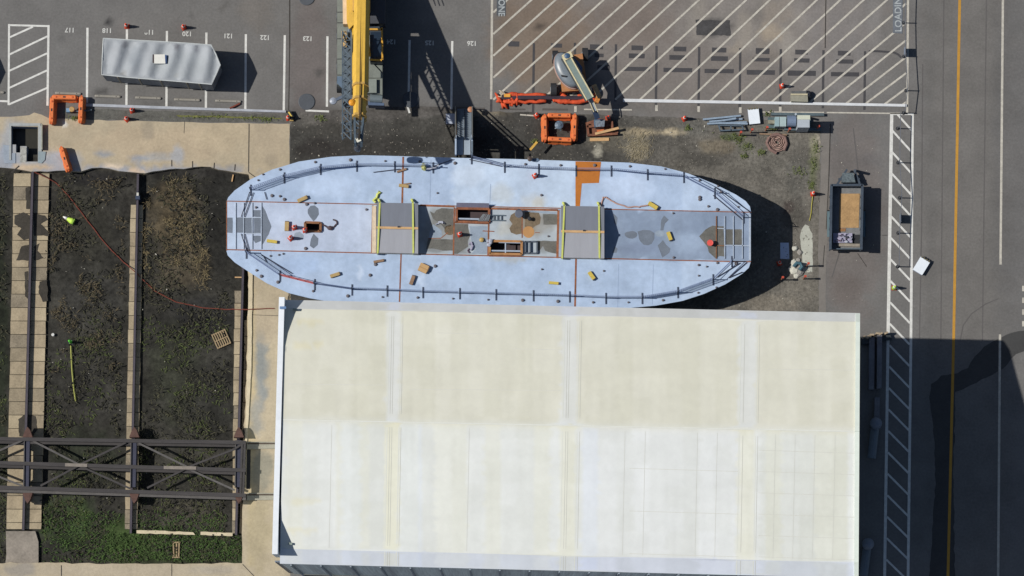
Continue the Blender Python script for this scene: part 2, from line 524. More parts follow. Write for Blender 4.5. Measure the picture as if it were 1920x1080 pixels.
# pale concrete strip right of the yard and dark verge below the kerb
struct('concrete_strip', MB().sheet(PP(rough([(1540, 230), (1557, 230), (1553, 380), (1549, 500), (1548, 600), (1536, 600), (1534, 460), (1539, 330)], 12, .6), .006)), M('pale_strip', C(124, 118, 112), .9, .1, 1.5))
struct('dirt_verge', MB().sheet(PP(rough([(95, 208), (160, 204), (300, 208), (541, 214), (541, 230), (440, 230), (300, 227), (170, 224), (95, 220)], 7, 1.0), .008)), M('verge_soil', C(98, 96, 90), .95, .35, 2.2, bump=.6))
struct('moss_strip', MB().sheet(PP(rough([(330, 216), (400, 217), (470, 219), (530, 221), (528, 223), (460, 222), (400, 220), (335, 219)], 5, .7), .012)), M('moss', C(112, 112, 62), .95, .35, 3))
struct('wet_patch', MB().sheet(PP(rough([(2200, 560), (1960, 606), (1920, 620), (1888, 627), (1862, 640), (1845, 650), (1828, 668), (1815, 690), (1795, 700), (1765, 704), (1746, 720), (1742, 745), (1750, 800), (1754, 900), (1748, 1000), (1740, 1120), (1790, 1120), (1788, 900), (1791, 735), (1820, 722), (1850, 708), (1880, 692), (1905, 664), (1960, 645), (2200, 600)], 10, 1.5), .004)), M('wet_asphalt', C(64, 63, 62), .7, .15, .8))
struct('asphalt_patch', MB().sheet(PP(rough([(1304, 37), (1369, 38), (1370, 67), (1306, 66)], 6, 1.2), .004)), M('dark_patch', C(72, 70, 70), .9, .25, .9))

# pavement joints and cracks
ck = MB()
for s in [(543, -40, 543, 90, 2), (543, 90, 541, 207, 1.4), (1557, 232, 1554, 330, 1.6), (1554, 330, 1549, 430, 1.2), (1546, 460, 1543, 500, 1.2), (1608, 475, 1625, 500, 1.0), (1654, 441, 1664, 441, 1), (1549, -40, 1547, 90, 1.6),
          (467, 232, 466, 322, 1.6), (346, 228, 345, 250, .8), (322, 300, 322, 312, 1.8), (361, 302, 361, 315, 1.8), (402, 305, 401, 318, 1.8), (441, 308, 440, 320, 1.8), (466, 323, 480, 333, 1.4), (463, 590, 522, 592, .8), (322, 1058, 322, 1080, 1.2), (115, 1060, 115, 1080, 1.6), (455, 1058, 478, 1082, 1.2), (36, 311, 21, 324, 2.4)]:
    ck.line(*s[:4], s[4], .016)
struct('pavement_joints', ck, M('joint_tar', C(62, 58, 54), .9, .2, 3))

# ---------------------------------------------------------------- painted markings
WHITE = M('road_paint', C(216, 213, 206), .7, .16, 3.2)
WORN = M('worn_paint', C(190, 183, 170), .8, .22, 3.4)
DARKP = M('blackout_paint', C(70, 68, 70), .85, .14, 2.0)
YEL = M('yellow_paint', C(188, 138, 52), .75, .12, 2.0)
lots = MB()
for s in [(164, 52, 163, 193), (238, 55, 237, 200), (313, 58, 312, 200), (387, 61, 386, 203), (461, 64, 460, 205), (534, 66, 532, 208), (614, 68, 613, 200), (768, 75, 766, 195), (848, 77, 846, 205)]:
    lots.line(*s, 4.2, .008)
for s in [(15, 47, 93, 49), (-40, 188, 15, 190), (573, 207, 617, 209), (763, 196, 768, 212)]:
    lots.line(*s, 3.6, .009)
lots.line(17, 45, 16, 197, 3.8, .010)
lots.line(91, 47, 89, 198, 4.2, .010)
for s in [(18, 70, 62, 50), (18, 102, 89, 68), (17, 133, 88, 100), (17, 165, 88, 132), (16, 196, 88, 165)]:
    lots.line(*s, 3.6, .011)
struct('parking_lines', lots, WHITE)

zone = MB()
zone.line(923, -40, 921, 186, 4.4, .010)
zone.line(1703, -40, 1701, 212, 4, .010)
bk = [742 + 45.7 * k for k in range(13)] + [1331, 1372, 1410, 1446, 1481, 1516, 1550, 1586, 1622, 1658, 1692]
for k, b in enumerate(bk):
    a = 951 + 45.3 * k - .05 * k * k
    x0, y0, x1, y1 = a, 0.0, b, 187 + max(0, (b - 1165)) * .018
    sl = (x0 - x1) / (y1 - y0)
    X0, Y0 = x0 + sl * 50, -50
    if X0 > 1699:
        Y0 += (X0 - 1699) / sl
        X0 = 1699
    X1, Y1 = x1, y1
    if X1 < 925:
        Y1 -= (925 - X1) / sl
        X1 = 925
    if Y1 > Y0:
        zone.line(X0, Y0, X1, Y1, 3.7, .012)
struct('hatch_markings', zone, WORN)
wl = MB()
for s in [(1095, 205, 1185, 206), (1430, 210, 1545, 211), (1550, 211, 1702, 213), (975, 215, 1003, 217)]:
    wl.line(*s, 2.6, .012)
for x, y in [(1079, 204), (1231, 202), (1310, 204), (1388, 206), (1463, 205)]:
    wl.line(x, y - 5, x, y + 6, 5, .014)
struct('kerb_lines', wl, WORN)

dk = MB()
for x, a, b in [(1001, 81, 213), (1078, 80, 106), (1155, 83, 190), (1231, 86, 200), (1311, 88, 204), (1388, 90, 203), (1464, 92, 202), (1544, 94, 203), (1622, 96, 206), (921, 186, 210)]:
    dk.line(x, a, x - .012 * (b - a), b, 4.4, .008)
for r in [(953, 77, 974, 87), (1033, 81, 1054, 89), (1106, 83, 1131, 92), (1184, 85, 1206, 94), (1263, 87, 1287, 96), (1335, 89, 1362, 98), (1417, 90, 1443, 101), (1491, 93, 1515, 102), (1571, 95, 1595, 104),
          (1115, 100, 1132, 107), (1179, 100, 1209, 109), (1255, 103, 1287, 112), (1333, 105, 1365, 114), (1411, 108, 1443, 115), (1489, 109, 1518, 117), (1568, 111, 1600, 119),
          (1120, 122, 1144, 131), (1170, 125, 1219, 133), (1244, 127, 1298, 135), (1321, 129, 1376, 137), (1400, 131, 1453, 140), (1477, 132, 1530, 142), (1558, 135, 1611, 143)]:
    x0, y0, x1, y1 = r
    dk.psheet([(x0, y0), (x1, y0 + .7), (x1 - .5, y1 + .5), (x0, y1)], .006)
pts = [(1629, 96), (1645, 96), (1660, 97), (1675, 98), (1684, 102), (1690, 108)]
for a, b in zip(pts, pts[1:]):
    dk.line(a[0], a[1], b[0], b[1], 4, .006)
struct('blackout_markings', dk, DARKP)
fd = MB()
for r in [(832, 201, 909, 205), (937, 203, 985, 206), (1017, 203, 1065, 207)]:
    fd.prect(*r, .006, .0055) if False else fd.psheet([(r[0], r[1]), (r[2], r[1] + .7), (r[2], r[3] + .6), (r[0], r[3])], .006)
struct('faded_markings', fd, M('faded_dark', C(88, 83, 80), .9, .12, 2))

lad = MB()
lad.line(1672, 213, 1665, 640, 6.2, .010)
lad.line(1665, 640, 1658, 1130, 5.4, .010)
lad.line(1711, 213, 1708, 640, 5.0, .010)
lad.line(1708, 640, 1702, 1130, 5.0, .010)
lad.line(1669, 214, 1713, 214, 3.4, .012)
for k in range(0, 23):
    y = 205 + 40.2 * k
    dx = -(y - 215) * .0145
    ya, yb = y, y + 39
    xa, xb = 1674 + dx, 1709 + dx * .6
    if y < 214:
        xa += 9
        ya += 10
    lad.line(xa, ya, xb, yb, 3.8, .014)
struct('walkway_markings', lad, WHITE)
ln = MB()
ln.line(1800.5, -60, 1788, 640, 5.2, .008)
ln.line(1788, 640, 1776, 1140, 5.2, .008)
struct('orange_lane_line', ln, YEL)
l2 = MB()
l2.line(1881, -60, 1876, 496, 4.4, .008)
l2.line(1875, 627, 1871, 1140, 4.4, .008)
for y in (541, 563, 585, 607):
    l2.line(1919, y - 5, 1919, y + 5, 5, .008)
struct('white_lane_lines', l2, WORN)

# stencilled writing
def text(name, s, px, py, size, rz, mat, z=.014, sx=1.0):
    cu = bpy.data.curves.new(name, 'FONT')
    cu.body = s
    cu.size = size
    cu.align_x = 'CENTER'
    cu.align_y = 'CENTER'
    cu.offset = .012
    tmp = bpy.data.objects.new(name, cu)
    COL.objects.link(tmp)
    me = bpy.data.meshes.new_from_object(tmp)
    bpy.data.objects.remove(tmp)
    ob = bpy.data.objects.new(name, me)
    COL.objects.link(ob)
    me.materials.clear()
    me.materials.append(mat)
    ob.location = P(px, py, z)
    ob.rotation_euler = (0, 0, rz)
    ob.scale = (sx, 1, 1)
    ob['kind'] = 'structure'
    return ob
for n, (x, y) in zip(range(117, 127), [(131, 56), (201, 57), (280, 60), (351, 63), (428, 67), (497, 70), (577, 72), (734, 78), (806, 80), (885, 81)]):
    text('stall_number', str(n), x, y, .46, PI + R(-1.2), M('number_paint', C(202, 200, 194), .8, .12, 3))
GREYP = M('stencil_grey', C(66, 74, 84), .8, .15, 2)
pl = MB()
pl2 = MB()
pl2.psheet([(932, -60), (949, -60), (948, 29), (931, 29)], .016)
pl.psheet([(1675, -60), (1693, -60), (1692, 63), (1674, 62)], .016)
struct('stencil_ground', pl2, M('stencil_base_dark', C(84, 88, 92), .85, .15, 2))
struct('stencil_ground', pl, M('stencil_base', C(106, 110, 116), .85, .15, 2))
tm = MB()
for c_ in (((1800, 640), (1806, 610), (1822, 588), (1848, 570), (1872, 560)), ((1770, -40), (1768, 200), (1764, 640)), ((1850, -40), (1846, 300), (1842, 640)), ((1730, 120), (1728, 420), (1724, 636)), ((1600, 240), (1610, 330), (1590, 420), (1560, 520))):
    for a_, b_ in zip(c_, c_[1:]):
        tm.line(*a_, *b_, 2.2, .003)
struct('tyre_marks', tm, M('tyre_dark', C(96, 92, 90), .9, .1, 1.2))
text('stencil_lettering', 'LOADING ZONE', 940, -27, .62, -PI / 2, M('stencil_paint', C(168, 172, 172), .8, .35, 5), .020, .95)
text('stencil_lettering', 'LOADING ZONE', 1684, -5, .66, PI / 2, M('stencil_paint', C(168, 172, 172), .8, .35, 5), .020, 1.0)

# kerbs along the two parking rows
kb = MB()
kb.prism(PP([(160, 194), (300, 199), (536, 207), (536, 211), (300, 204), (160, 199)], .12), .12, -.05)
struct('kerb', kb, M('kerb_paint', C(172, 174, 180), .8, .14, 1.6))
kb = MB()
kb.prism(PP([(1168, 185), (1430, 190), (1700, 195), (1700, 200), (1430, 195), (1168, 191)], .13), .13, -.05)
struct('kerb', kb, M('kerb_white', C(214, 214, 214), .75, .10, 1.6))
# ================================================================ LARGE SHED
ZE, ZB, ZR, ZBS, ZES = 12.3, 12.75, 15.3, 14.15, 13.75
def yl(x, ya, yb):           # straight line across the roof, ya at x=530, yb at x=1612
    return ya + (yb - ya) * (x - 530) / 1082.0
def shed_lines(x):
    return yl(x, 562, 587), yl(x, 578, 604), yl(x, 787, 809), yl(x, 1029, 1055), yl(x, 1057, 1084)
def zroof(x, y):
    a, b, c, d, e = shed_lines(x)
    if y <= b: return ZE + (ZB - ZE) * (y - a) / (b - a)
    if y <= c: return ZB + (ZR - ZB) * (y - b) / (c - b)
    if y <= d: return ZR + (ZBS - ZR) * (y - c) / (d - c)
    return ZBS + (ZES - ZBS) * (y - d) / (e - d)
def xl(y): return 533 - (y - 562) * .0165
def xr(y): return 1612.5 - (y - 587) * .006
shed = thing('metal_shed', 'huge cream and white metal shed roof filling the lower middle of the yard', 'shed', P(1070, 830, 0))
ROOFM = MA('roof_sheet', rough=.55, grain=2.2, amt=.035, blotch=.03, bscale=.4, bump=.0, spec=.35)
rc = random.Random(3)
ctint = [rc.uniform(-1, 1) for _ in range(60)]
ptint = [[rc.uniform(-1, 1) for _ in range(40)] for _ in range(60)]
def roof_col(x, y):
    a, b, c, d, e = shed_lines(x)
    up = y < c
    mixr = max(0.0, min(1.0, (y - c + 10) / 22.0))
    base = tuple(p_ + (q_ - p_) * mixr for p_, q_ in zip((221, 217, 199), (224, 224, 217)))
    col = int((x - 505) / 31)
    row = int((y - yl(x, 560, 586)) / 42)
    t = 3.4 * ctint[col % 60] + 2.6 * ptint[col % 60][row % 40]
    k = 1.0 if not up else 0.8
    r, g, bl = base
    yy = 1 if (not up and ctint[(col * 7) % 60] > .35) else 0
    r, g, bl = r + t * k + 1 * yy, g + t * k, bl + t * k * 1.3 - 5 * yy
    for rx, w, tone in ((738, 13, 1), (1068, 15, 1), (1402, 16, 1)):
        q = abs(x - rx + (y - 600) * .012) / w
        if q < 1:
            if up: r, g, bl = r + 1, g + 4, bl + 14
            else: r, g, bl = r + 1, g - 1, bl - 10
    if not up and 1425 < x < 1590:
        r, g, bl = r - 6, g - 6, bl - 8
    if not up and 1090 < x < 1390: bl += 2
    if not up and (1090 < x < 1122 or 640 < x < 676 or 750 < x < 790): r, g, bl = r, g + 2, bl + 8
    if y < b: r, g, bl = r - 9, g - 6, bl + 8  # both eave bands painted greyer and bluer to imitate their weaker sun
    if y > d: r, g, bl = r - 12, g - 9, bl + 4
    for rx, ry, rw, rh in ((580, 604, 26, 5), (578, 648, 26, 5), (572, 940, 27, 6), (568, 994, 27, 5)):
        if abs(x - rx) < rw and abs(y - ry) < rh:
            r, g, bl = r + 1, g - 2, bl - 11
    n = noise.noise(Vector((x * .012, y * .05, 0))) * 3 + noise.noise(Vector((x * .05, y * .012, 9))) * 3 + noise.noise(Vector((x * .13, y * .006, 19))) * 4
    return C(r + n, g + n, bl + n)
def roof_piece(name, i0, i1):
    top, bot = [], []
    xs = [0, .25, .5, .75, 1]
    def pt(t, i):
        ya, yb = (562, 578, 787, 1029, 1057)[i], (587, 604, 809, 1055, 1084)[i]
        y = ya + (yb - ya) * t
        x = xl(y) + (xr(y) - xl(y)) * t
        return (x, shed_lines(x)[i])
    poly = [pt(t, i0) for t in xs] + [pt(t, i1) for t in xs[::-1]]
    ob = cdt_sheet(name, poly, zroof, ROOFM, None, step=7, colorf=roof_col, kind=None, origin=shed.location)
    ob.parent = shed
    return ob
for i in range(4):
    roof_piece('roof_slope', i, i + 1)
# thickness under the sheets and the walls
wl_ = MB()
L = [(xl(y) + 1, y) for y in (564, 578, 787, 1029, 1055.5)]
Rr = []
for t, (ya, yb) in zip(range(5), ((562, 587), (578, 604), (787, 809), (1029, 1055), (1057, 1084))):
    Rr.append((xr(yb) - 2, yb + (2 if t == 0 else (-2 if t == 4 else 0))))
zs = [ZE - .12, ZB - .08, ZR - .1, ZBS - .08, ZES - .12]
LW = [P(x, y, z) for (x, y), z in zip(L, zs)]
RW = [P(x, y, z) for (x, y), z in zip(Rr, zs)]
g = lambda v: Vector((v.x, v.y, -.05))
wl_.add([g(LW[0])] + LW + [g(LW[4])], [tuple(range(7))])
wl_.add([g(RW[0])] + RW + [g(RW[4])], [tuple(range(6, -1, -1))])
wl_.add([g(LW[0]), g(RW[0]), RW[0], LW[0]], [(0, 1, 2, 3)])
wl_.add([g(LW[4]), g(RW[4]), RW[4], LW[4]], [(3, 2, 1, 0)])
part(shed, 'wall', wl_, M('shed_cladding', C(226, 234, 238), .6, .3, .9, stretch=(1.6, 1.6, .03)))
# lap ribs of the wall on the near side
for k in range(19):
    x = 545 + k * 56
    a = P(x, 1057 + (x - 530) * .0249, ZES - .3)
    part(shed, 'wall_rib', MB().box((a.x, a.y - .06, 6.6), (.10, .08, 13.1)), M('shed_rib', C(150, 160, 170), .6, .1, 2))
# raised lap seams over the roof
SEAM_W = M('roof_lap', C(225, 224, 212), .55, .03, 1.5)
SEAM_D = M('roof_seam', C(204, 202, 190), .6, .05, 1.5)
def rline(mb, x0, y0, x1, y1, w, dz):
    n = max(2, int(math.hypot(x1 - x0, y1 - y0) / 25))
    pts = []
    for i in range(n + 1):
        t = i / n
        pts.append((x0 + (x1 - x0) * t, y0 + (y1 - y0) * t))
    for (ax, ay), (bx, by) in zip(pts, pts[1:]):
        d = math.hypot(bx - ax, by - ay)
        nx, ny = -(by - ay) / d * w / 2, (bx - ax) / d * w / 2
        mb.sheet([P(ax + nx, ay + ny, zroof(ax, ay) + dz), P(bx + nx, by + ny, zroof(bx, by) + dz), P(bx - nx, by - ny, zroof(bx, by) + dz), P(ax - nx, ay - ny, zroof(ax, ay) + dz)])
for x in (727, 749, 1056, 1083, 1387, 1418):
    m_ = MB()
    rline(m_, x + 3, shed_lines(x)[0] + 1, x - 6, shed_lines(x)[4] - 1, 1.6, .005)
    part(shed, 'roof_lap_seam', m_, SEAM_W)
for x in (732, 736, 753, 1062, 1066, 1088, 1394, 1422):
    m_ = MB()
    rline(m_, x + 3, shed_lines(x)[0] + 1, x - 6, shed_lines(x)[4] - 1, .8, .007)
    part(shed, 'roof_seam', m_, SEAM_D)
JM = M('roof_joint', C(211, 209, 198), .6, .05, 1.5)
def jline(*a):
    m_ = MB(); rline(m_, *a); part(shed, 'sheet_joint', m_, JM)
for x in (1308, 1345, 1454, 1491, 1528, 1566, 1172, 1210, 622, 880):
    y0 = shed_lines(x)[2] + 8
    jline(x, y0, x - 5, shed_lines(x)[3] - 4, .7, .006)
for k in range(6):
    y = 844 + 40 * k
    jline(1422, y, 1606, y + 6, .9, .006)
    if k % 2: jline(1180, y - 6, 1384, y, .8, .006)
for x0, y, x1 in ((960, 654, 1054), (820, 624, 902), (1440, 692, 1600), (770, 730, 1050), (540, 720, 720)):
    jline(x0, y, x1, y + 2, .8, .006)
rd = MB()
rline(rd, 531, 787, 1610, 809, 2.2, .03)
part(shed, 'ridge_cap', rd, M('ridge_cap', C(224, 223, 212), .55, .04, 2))
# squared parapet of the left gable and the trim of the right one
pa = MB()
ys = [557, 575, 600, 622, 650, 700, 787, 880, 940, 975, 1000, 1020, 1039]
rings = []
for y in ys:
    yr = min(max(y, 563), 1056)
    z = max(13.6, zroof(533, yr) + .14) if True else 0
    if y > 970: z = zroof(533, yr) + .14 + (y - 970) / 69.0 * 1.15
    x0 = 523 - (y - 560) * .027
    a, b = P(x0, y, z), P(x0 + 10.4, y, z)
    lo = 11.6
    rings.append([a, b, (b.x, b.y, lo), (a.x, a.y, lo)])
pa.loft(rings)
part(shed, 'parapet', pa, M('parapet_white', C(236, 238, 240), .5, .04, 2))
for y in (577, 1016):
    x0 = 523 - (y - 560) * .027
    part(shed, 'parapet_bracket', MB().beam(P(x0 + 2, y, 13.75), P(x0 + 14, y, 13.75), .16, .16), M('bracket_steel', C(120, 150, 190), .4, .1, 4, metal=.4))
for y, x in ((580, 549), (1019, 541)):
    part(shed, 'roof_vent', MB().beam(P(x, y, zroof(540, y) + .12), P(x + 7, y + 1, zroof(540, y) + .12), .14, .14), M('vent_grey', C(140, 150, 140), .5, .1, 4))
tr = MB()
for (a, za), (b, zb) in zip(list(zip(Rr, zs)), list(zip(Rr, zs))[1:]):
    tr.beam(P(a[0] - 2, a[1], za + .17), P(b[0] - 2, b[1], zb + .17), .28, .1)
part(shed, 'gable_trim', tr, M('trim_pale', C(226, 232, 220), .5, .05, 2))
for dx in (0, 4, 7):
    p_ = P(517 + dx, 1044, 13.2)
    part(shed, 'downpipe', MB().tube([(p_.x, p_.y - .3, 13.2), (p_.x, p_.y - .3, 0)], .07, 6), M('downpipe', C(120, 128, 140), .5, .1, 3))

# ================================================================ BARGE
ZD = 3.37
TOPE = [(425, 440), (425, 378), (428, 370), (440, 357), (470, 336), (510, 318), (560, 303), (620, 294), (680, 291), (760, 293), (860, 296), (960, 298), (1080, 302), (1127, 303), (1180, 305), (1240, 312), (1290, 325), (1340, 345), (1380, 365), (1398, 377), (1406, 387), (1408.5, 398)]
BOTE = [(1408, 440), (1408, 490), (1404, 502), (1392, 513), (1360, 533), (1320, 551), (1280, 564), (1230, 573), (1160, 579), (1060, 582), (960, 582), (800, 578), (700, 573), (620, 566), (580, 559), (540, 549), (500, 531), (470, 512), (440, 492), (427, 479), (424, 468)]
def s1(x): return 377 + .0214 * (x - 425)
def s2(x): return 468 + .0236 * (x - 425)
barge = thing('steel_barge', 'long pale blue steel barge with rounded ends, rusty seams and rope railings on blocks', 'barge', P(918, 437, 0))
DECK = MA('deck_paint', rough=.6, grain=2.6, amt=.09, blotch=.11, bscale=.6, bump=.06, spec=.3)
H1 = [(856, 391), (917, 392), (917, 417), (856, 416)]
H2 = [(918, 452), (978, 453), (978, 477), (918, 476)]
H3 = [(572, 417), (601, 418), (601, 434), (572, 433)]
def deck_col(x, y):
    a, b = s1(x), s2(x)
    if a < y < b:
        if x < 700: base = (182, 192, 211)
        elif x < 1048: base = (172, 180, 187)
        else: base = (137, 151, 172)
    else:
        base = (171, 188, 212) if x < 1280 else (181, 197, 219)
        if 850 < x < 1080 and y < a: base = (188, 203, 222)
    n = noise.noise(Vector((x * .02, y * .02, 2))) * 8 + noise.noise(Vector((x * .09, y * .03, 5))) * 5 + noise.noise(Vector((x * .2, y * .05, 15))) * 4
    c = C(base[0] + n, base[1] + n, base[2] + n)
    return blob_color(x, y, c, [(940, 362, 26, 22, C(192, 196, 196), .6), (1000, 376, 30, 16, C(196, 196, 192), .5), (880, 330, 40, 26, C(204, 214, 228), .5), (1180, 350, 60, 30, C(200, 214, 236), .6), (620, 350, 60, 26, C(194, 210, 234), .6), (560, 500, 50, 20, C(166, 186, 216), .6),
        (860, 505, 40, 20, C(164, 184, 212), .6), (828, 412, 26, 22, C(122, 121, 116), .75), (866, 452, 16, 26, C(108, 102, 94), .7), (828, 430, 44, 46, C(128, 126, 120), .6), (1000, 420, 50, 26, C(136, 126, 110), .6), (815, 462, 24, 14, C(116, 116, 114), .7), (1030, 412, 18, 12, C(104, 100, 92), .75), (985, 415, 30, 24, C(142, 128, 108), .65), (1025, 465, 22, 12, C(118, 116, 110), .6), (900, 440, 18, 24, C(158, 166, 176), .5), (945, 430, 16, 16, C(188, 180, 160), .4), (1200, 465, 50, 12, C(126, 138, 160), .7), (1290, 455, 40, 20, C(160, 176, 198), .6), (790, 525, 10, 14, C(204, 218, 238), .6), (676, 515, 5, 20, C(214, 226, 244), .6), (955, 487, 40, 6, C(172, 170, 158), .6), (1010, 380, 14, 12, C(190, 184, 168), .6), (440, 440, 16, 40, C(172, 188, 206), .6)])
def run(pts, x0, x1, f): return [(x, f(x)) for x in range(x0, x1 + 1, 60)]
seam_t = [(425, s1(425))] + [(x, s1(x)) for x in range(480, 1400, 60)] + [(1408.5, 398)]
seam_b = [(424, 468)] + [(x, s2(x)) for x in range(480, 1400, 60)] + [(1408, 490.5)]
tops = [p for p in TOPE if p[1] < s1(p[0]) + .5]
po = [(425, 377.2)] + [p for p in TOPE[2:-1]] + [(1408.5, 398.05)] + seam_t[1:-1][::-1]
ct_ = [(425, 377)] + seam_t[1:-1] + [(1408.5, 398)] + [(1408, 440), (1408, 490.5)] + seam_b[1:-1][::-1] + [(424, 468), (424.5, 440)]
bo = [(424, 468)] + seam_b[1:-1] + [(1408, 490.5)] + BOTE[2:-1]
for nm, pol, hs in (('side_deck', po, []), ('centre_deck', ct_, [H1, H2, H3]), ('side_deck', bo, [])):
    d_ = cdt_sheet(nm, pol, ZD, DECK, None, step=7, holes=hs, colorf=deck_col, kind=None, origin=barge.location)
    d_.parent = barge
out = TOPE[1:] + BOTE
cx, cy = 917, 438
def scaled(sx, sy, z): return [P(cx + (x - cx) * sx, cy + (y - cy) * sy, ZD).xy.to_3d() + Vector((0, 0, z)) for x, y in out]
hull = MB()
rings = [scaled(.955, .76, .02), scaled(.975, .86, 1.2), scaled(.997, .985, 2.6)]
rings = [[*r[::-1]] for r in rings]
hull.loft(rings)
part(barge, 'hull', hull, M('hull_paint', C(72, 60, 62), .7, .25, .8))
strake = MB()
rings = [[*scaled(.997, .985, 2.6)[::-1]], [*scaled(1, 1, ZD - .006)[::-1]]]
strake.loft(rings, caps=False)
part(barge, 'sheer_strake', strake, M('strake_paint', C(176, 194, 220), .6, .12, 1.0))
WELLM = M('hatch_dark', C(40, 44, 56), .8, .25, 2)
def well(h, dep):
    w = MB()
    p = PP(h, ZD)
    for i in range(4):
        a, b = p[i], p[(i + 1) % 4]
        w.add([a, b, (b.x, b.y, ZD - dep), (a.x, a.y, ZD - dep)], [(0, 1, 2, 3)])
    w.sheet([(q.x, q.y, ZD - dep) for q in p])
    return w
part(barge, 'hatch_well', well(H1, 2.6), WELLM)
part(barge, 'hatch_well', well(H2, 2.6), WELLM)
part(barge, 'hatch_well', well(H3, .8), M('hatch_brown', C(96, 72, 56), .8, .25, 3))
RUST = M('rust', C(148, 92, 62), .9, .35, 3.0, alt=C(92, 60, 48))
RUSTL = M('rust_primer', C(186, 112, 44), .85, .10, 1.2)
def dl(mb, pts, w, dz):
    for a, b in zip(pts, pts[1:]):
        mb.line(a[0], a[1], b[0], b[1], w, ZD + dz)
def deckpart(name, mb, mat): return part(barge, name, mb, mat)
s = MB(); dl(s, seam_t, 1.8, .006); deckpart('rusty_seam', s, RUST)
s = MB(); dl(s, seam_b, 2.0, .006); deckpart('rusty_seam', s, RUST)
for pts, w in ((((756, 294), (754, 383)), 4), (((752, 477), (749, 566)), 3), (((1080, 485), (1078, 580)), 4), (((699, 385), (697, 475)), 3.4), (((852, 389), (850, 478)), 3.2), (((917, 393), (915, 479)), 3.6), (((1047, 394), (1045, 484)), 5),
               (((803, 447), (826, 447), (840, 436)), 1.6), (((788, 385), (852, 387)), 4.5), (((917, 391), (1046, 394)), 4.5), (((853, 417), (917, 419)), 4), (((917, 479), (979, 480)), 5), (((905, 433), (927, 434)), 2.2), (((979, 394), (979, 446)), 2.4), (((1003, 436), (1012, 436)), 1.5), (((425, 378), (425, 470)), 2)):
    s = MB(); dl(s, pts, w * .82, .011); deckpart('rusty_seam', s, RUST)
deckpart('bare_primer', MB().psheet([(1079, 302.5), (1127, 303.5), (1123, 343), (1091, 344), (1087, 390), (1079, 389)], ZD + .008), RUSTL)
for x0, y0, x1, y1 in ((1160, 495, 1158, 580), (1225, 496, 1223, 571), (920, 345, 918, 390), (808, 300, 806, 380), (508, 470, 508, 500)):
    s = MB(); s.line(x0, y0, x1, y1, 1.0, ZD + .006); deckpart('weld_line', s, M('weld_line', C(150, 166, 192), .7, .1, 2))
STM = [M('bare_steel', C(112, 120, 132), .75, .12, 2), M('damp_steel', C(104, 102, 96), .6, .22, 1.6), M('brown_stain', C(118, 102, 82), .8, .25, 1.6), M('pale_stain', C(146, 158, 172), .75, .12, 2)]
def blobp(cx_, cy_, rx, ry, n=14, j=.12):
    return [(cx_ + rx * (1 + random.uniform(-j, j)) * math.cos(2 * PI * k / n), cy_ + ry * (1 + random.uniform(-j, j)) * math.sin(2 * PI * k / n)) for k in range(n)]
stains = [(0, [(443, 408), (472, 408), (472, 437), (443, 436)]), (0, [(475, 394), (489, 394), (489, 407), (475, 406)]), (0, [(475, 442), (489, 442), (489, 452), (479, 456), (475, 450)]), (0, [(426, 408), (436, 408), (436, 437), (426, 436)]), (0, [(476, 409), (489, 409), (489, 437), (476, 437)]),
          (0, [(492, 386), (498, 396), (503, 410), (509, 425), (504, 439), (494, 456), (491, 460)]), (0, [(577, 393), (582, 386), (590, 385), (597, 391), (598, 402), (593, 410), (588, 415), (582, 408), (577, 400)]), (0, [(588, 438), (597, 447), (596, 459), (588, 466), (581, 461), (583, 448)]), (3, blobp(560, 443, 9, 8)),
          (1, [(806, 396), (814, 400), (818, 394), (828, 390), (850, 391), (850, 432), (836, 432), (826, 420), (812, 410)]), (1, [(851, 420), (878, 420), (879, 432), (882, 442), (877, 452), (878, 462), (866, 470), (858, 476), (851, 476)]), (1, [(803, 448), (850, 449), (850, 470), (830, 470), (812, 466), (799, 467)]), (2, blobp(843, 431, 10, 10, 16, .03)), (3, [(812, 420), (828, 432), (828, 445), (804, 447), (806, 434)]),
          (2, [(958, 403), (966, 398), (974, 393), (979, 395), (979, 438), (968, 440), (958, 436), (955, 428), (961, 420), (955, 412)]), (2, [(984, 397), (1003, 396), (1010, 398), (1014, 408), (1012, 420), (1003, 424), (996, 430), (984, 426)]), (1, [(1018, 401), (1045, 402), (1045, 421), (1019, 421)]), (1, [(1008, 451), (1045, 452), (1045, 476), (1034, 474), (1022, 470), (1018, 461), (1013, 468), (1006, 472)]), (3, [(880, 424), (914, 424), (914, 476), (884, 476), (892, 466), (884, 452)]), (3, [(984, 395), (1044, 397), (1044, 402), (1010, 399), (984, 398)]),
          (0, blobp(1183, 440, 12, 7)), (0, [(1195, 434), (1206, 431), (1219, 432), (1227, 437), (1227, 448), (1222, 457), (1215, 460), (1207, 459), (1200, 452)]), (3, blobp(1237, 438, 9, 6)), (0, [(1240, 412), (1245, 404), (1254, 412), (1247, 419), (1244, 432), (1238, 432)]), (0, [(1233, 460), (1243, 450), (1249, 459), (1257, 466), (1255, 474), (1242, 483), (1237, 470)]),
          (1, [(1311, 443), (1322, 431), (1336, 423), (1357, 424), (1358, 481), (1349, 480), (1342, 485), (1329, 473), (1327, 464)]), (1, [(1361, 430), (1374, 430), (1374, 459), (1361, 459)]), (1, [(1377, 430), (1391, 430), (1391, 459), (1377, 459)]), (0, [(1150, 400), (1158, 408), (1156, 422), (1151, 418)]), (0, [(1152, 462), (1158, 466), (1156, 474), (1148, 474)])]
for k, pl_ in stains:
    deckpart('bare_patch' if k in (0, 3) else 'damp_patch', MB().psheet(rough(pl_, 6, .5), ZD + .004), STM[k])
deckpart('tan_patch', MB().psheet(blobp(991, 435, 11, 11, 18, .02), ZD + .0075), M('tan_primer', C(186, 138, 88), .8, .08, 2))
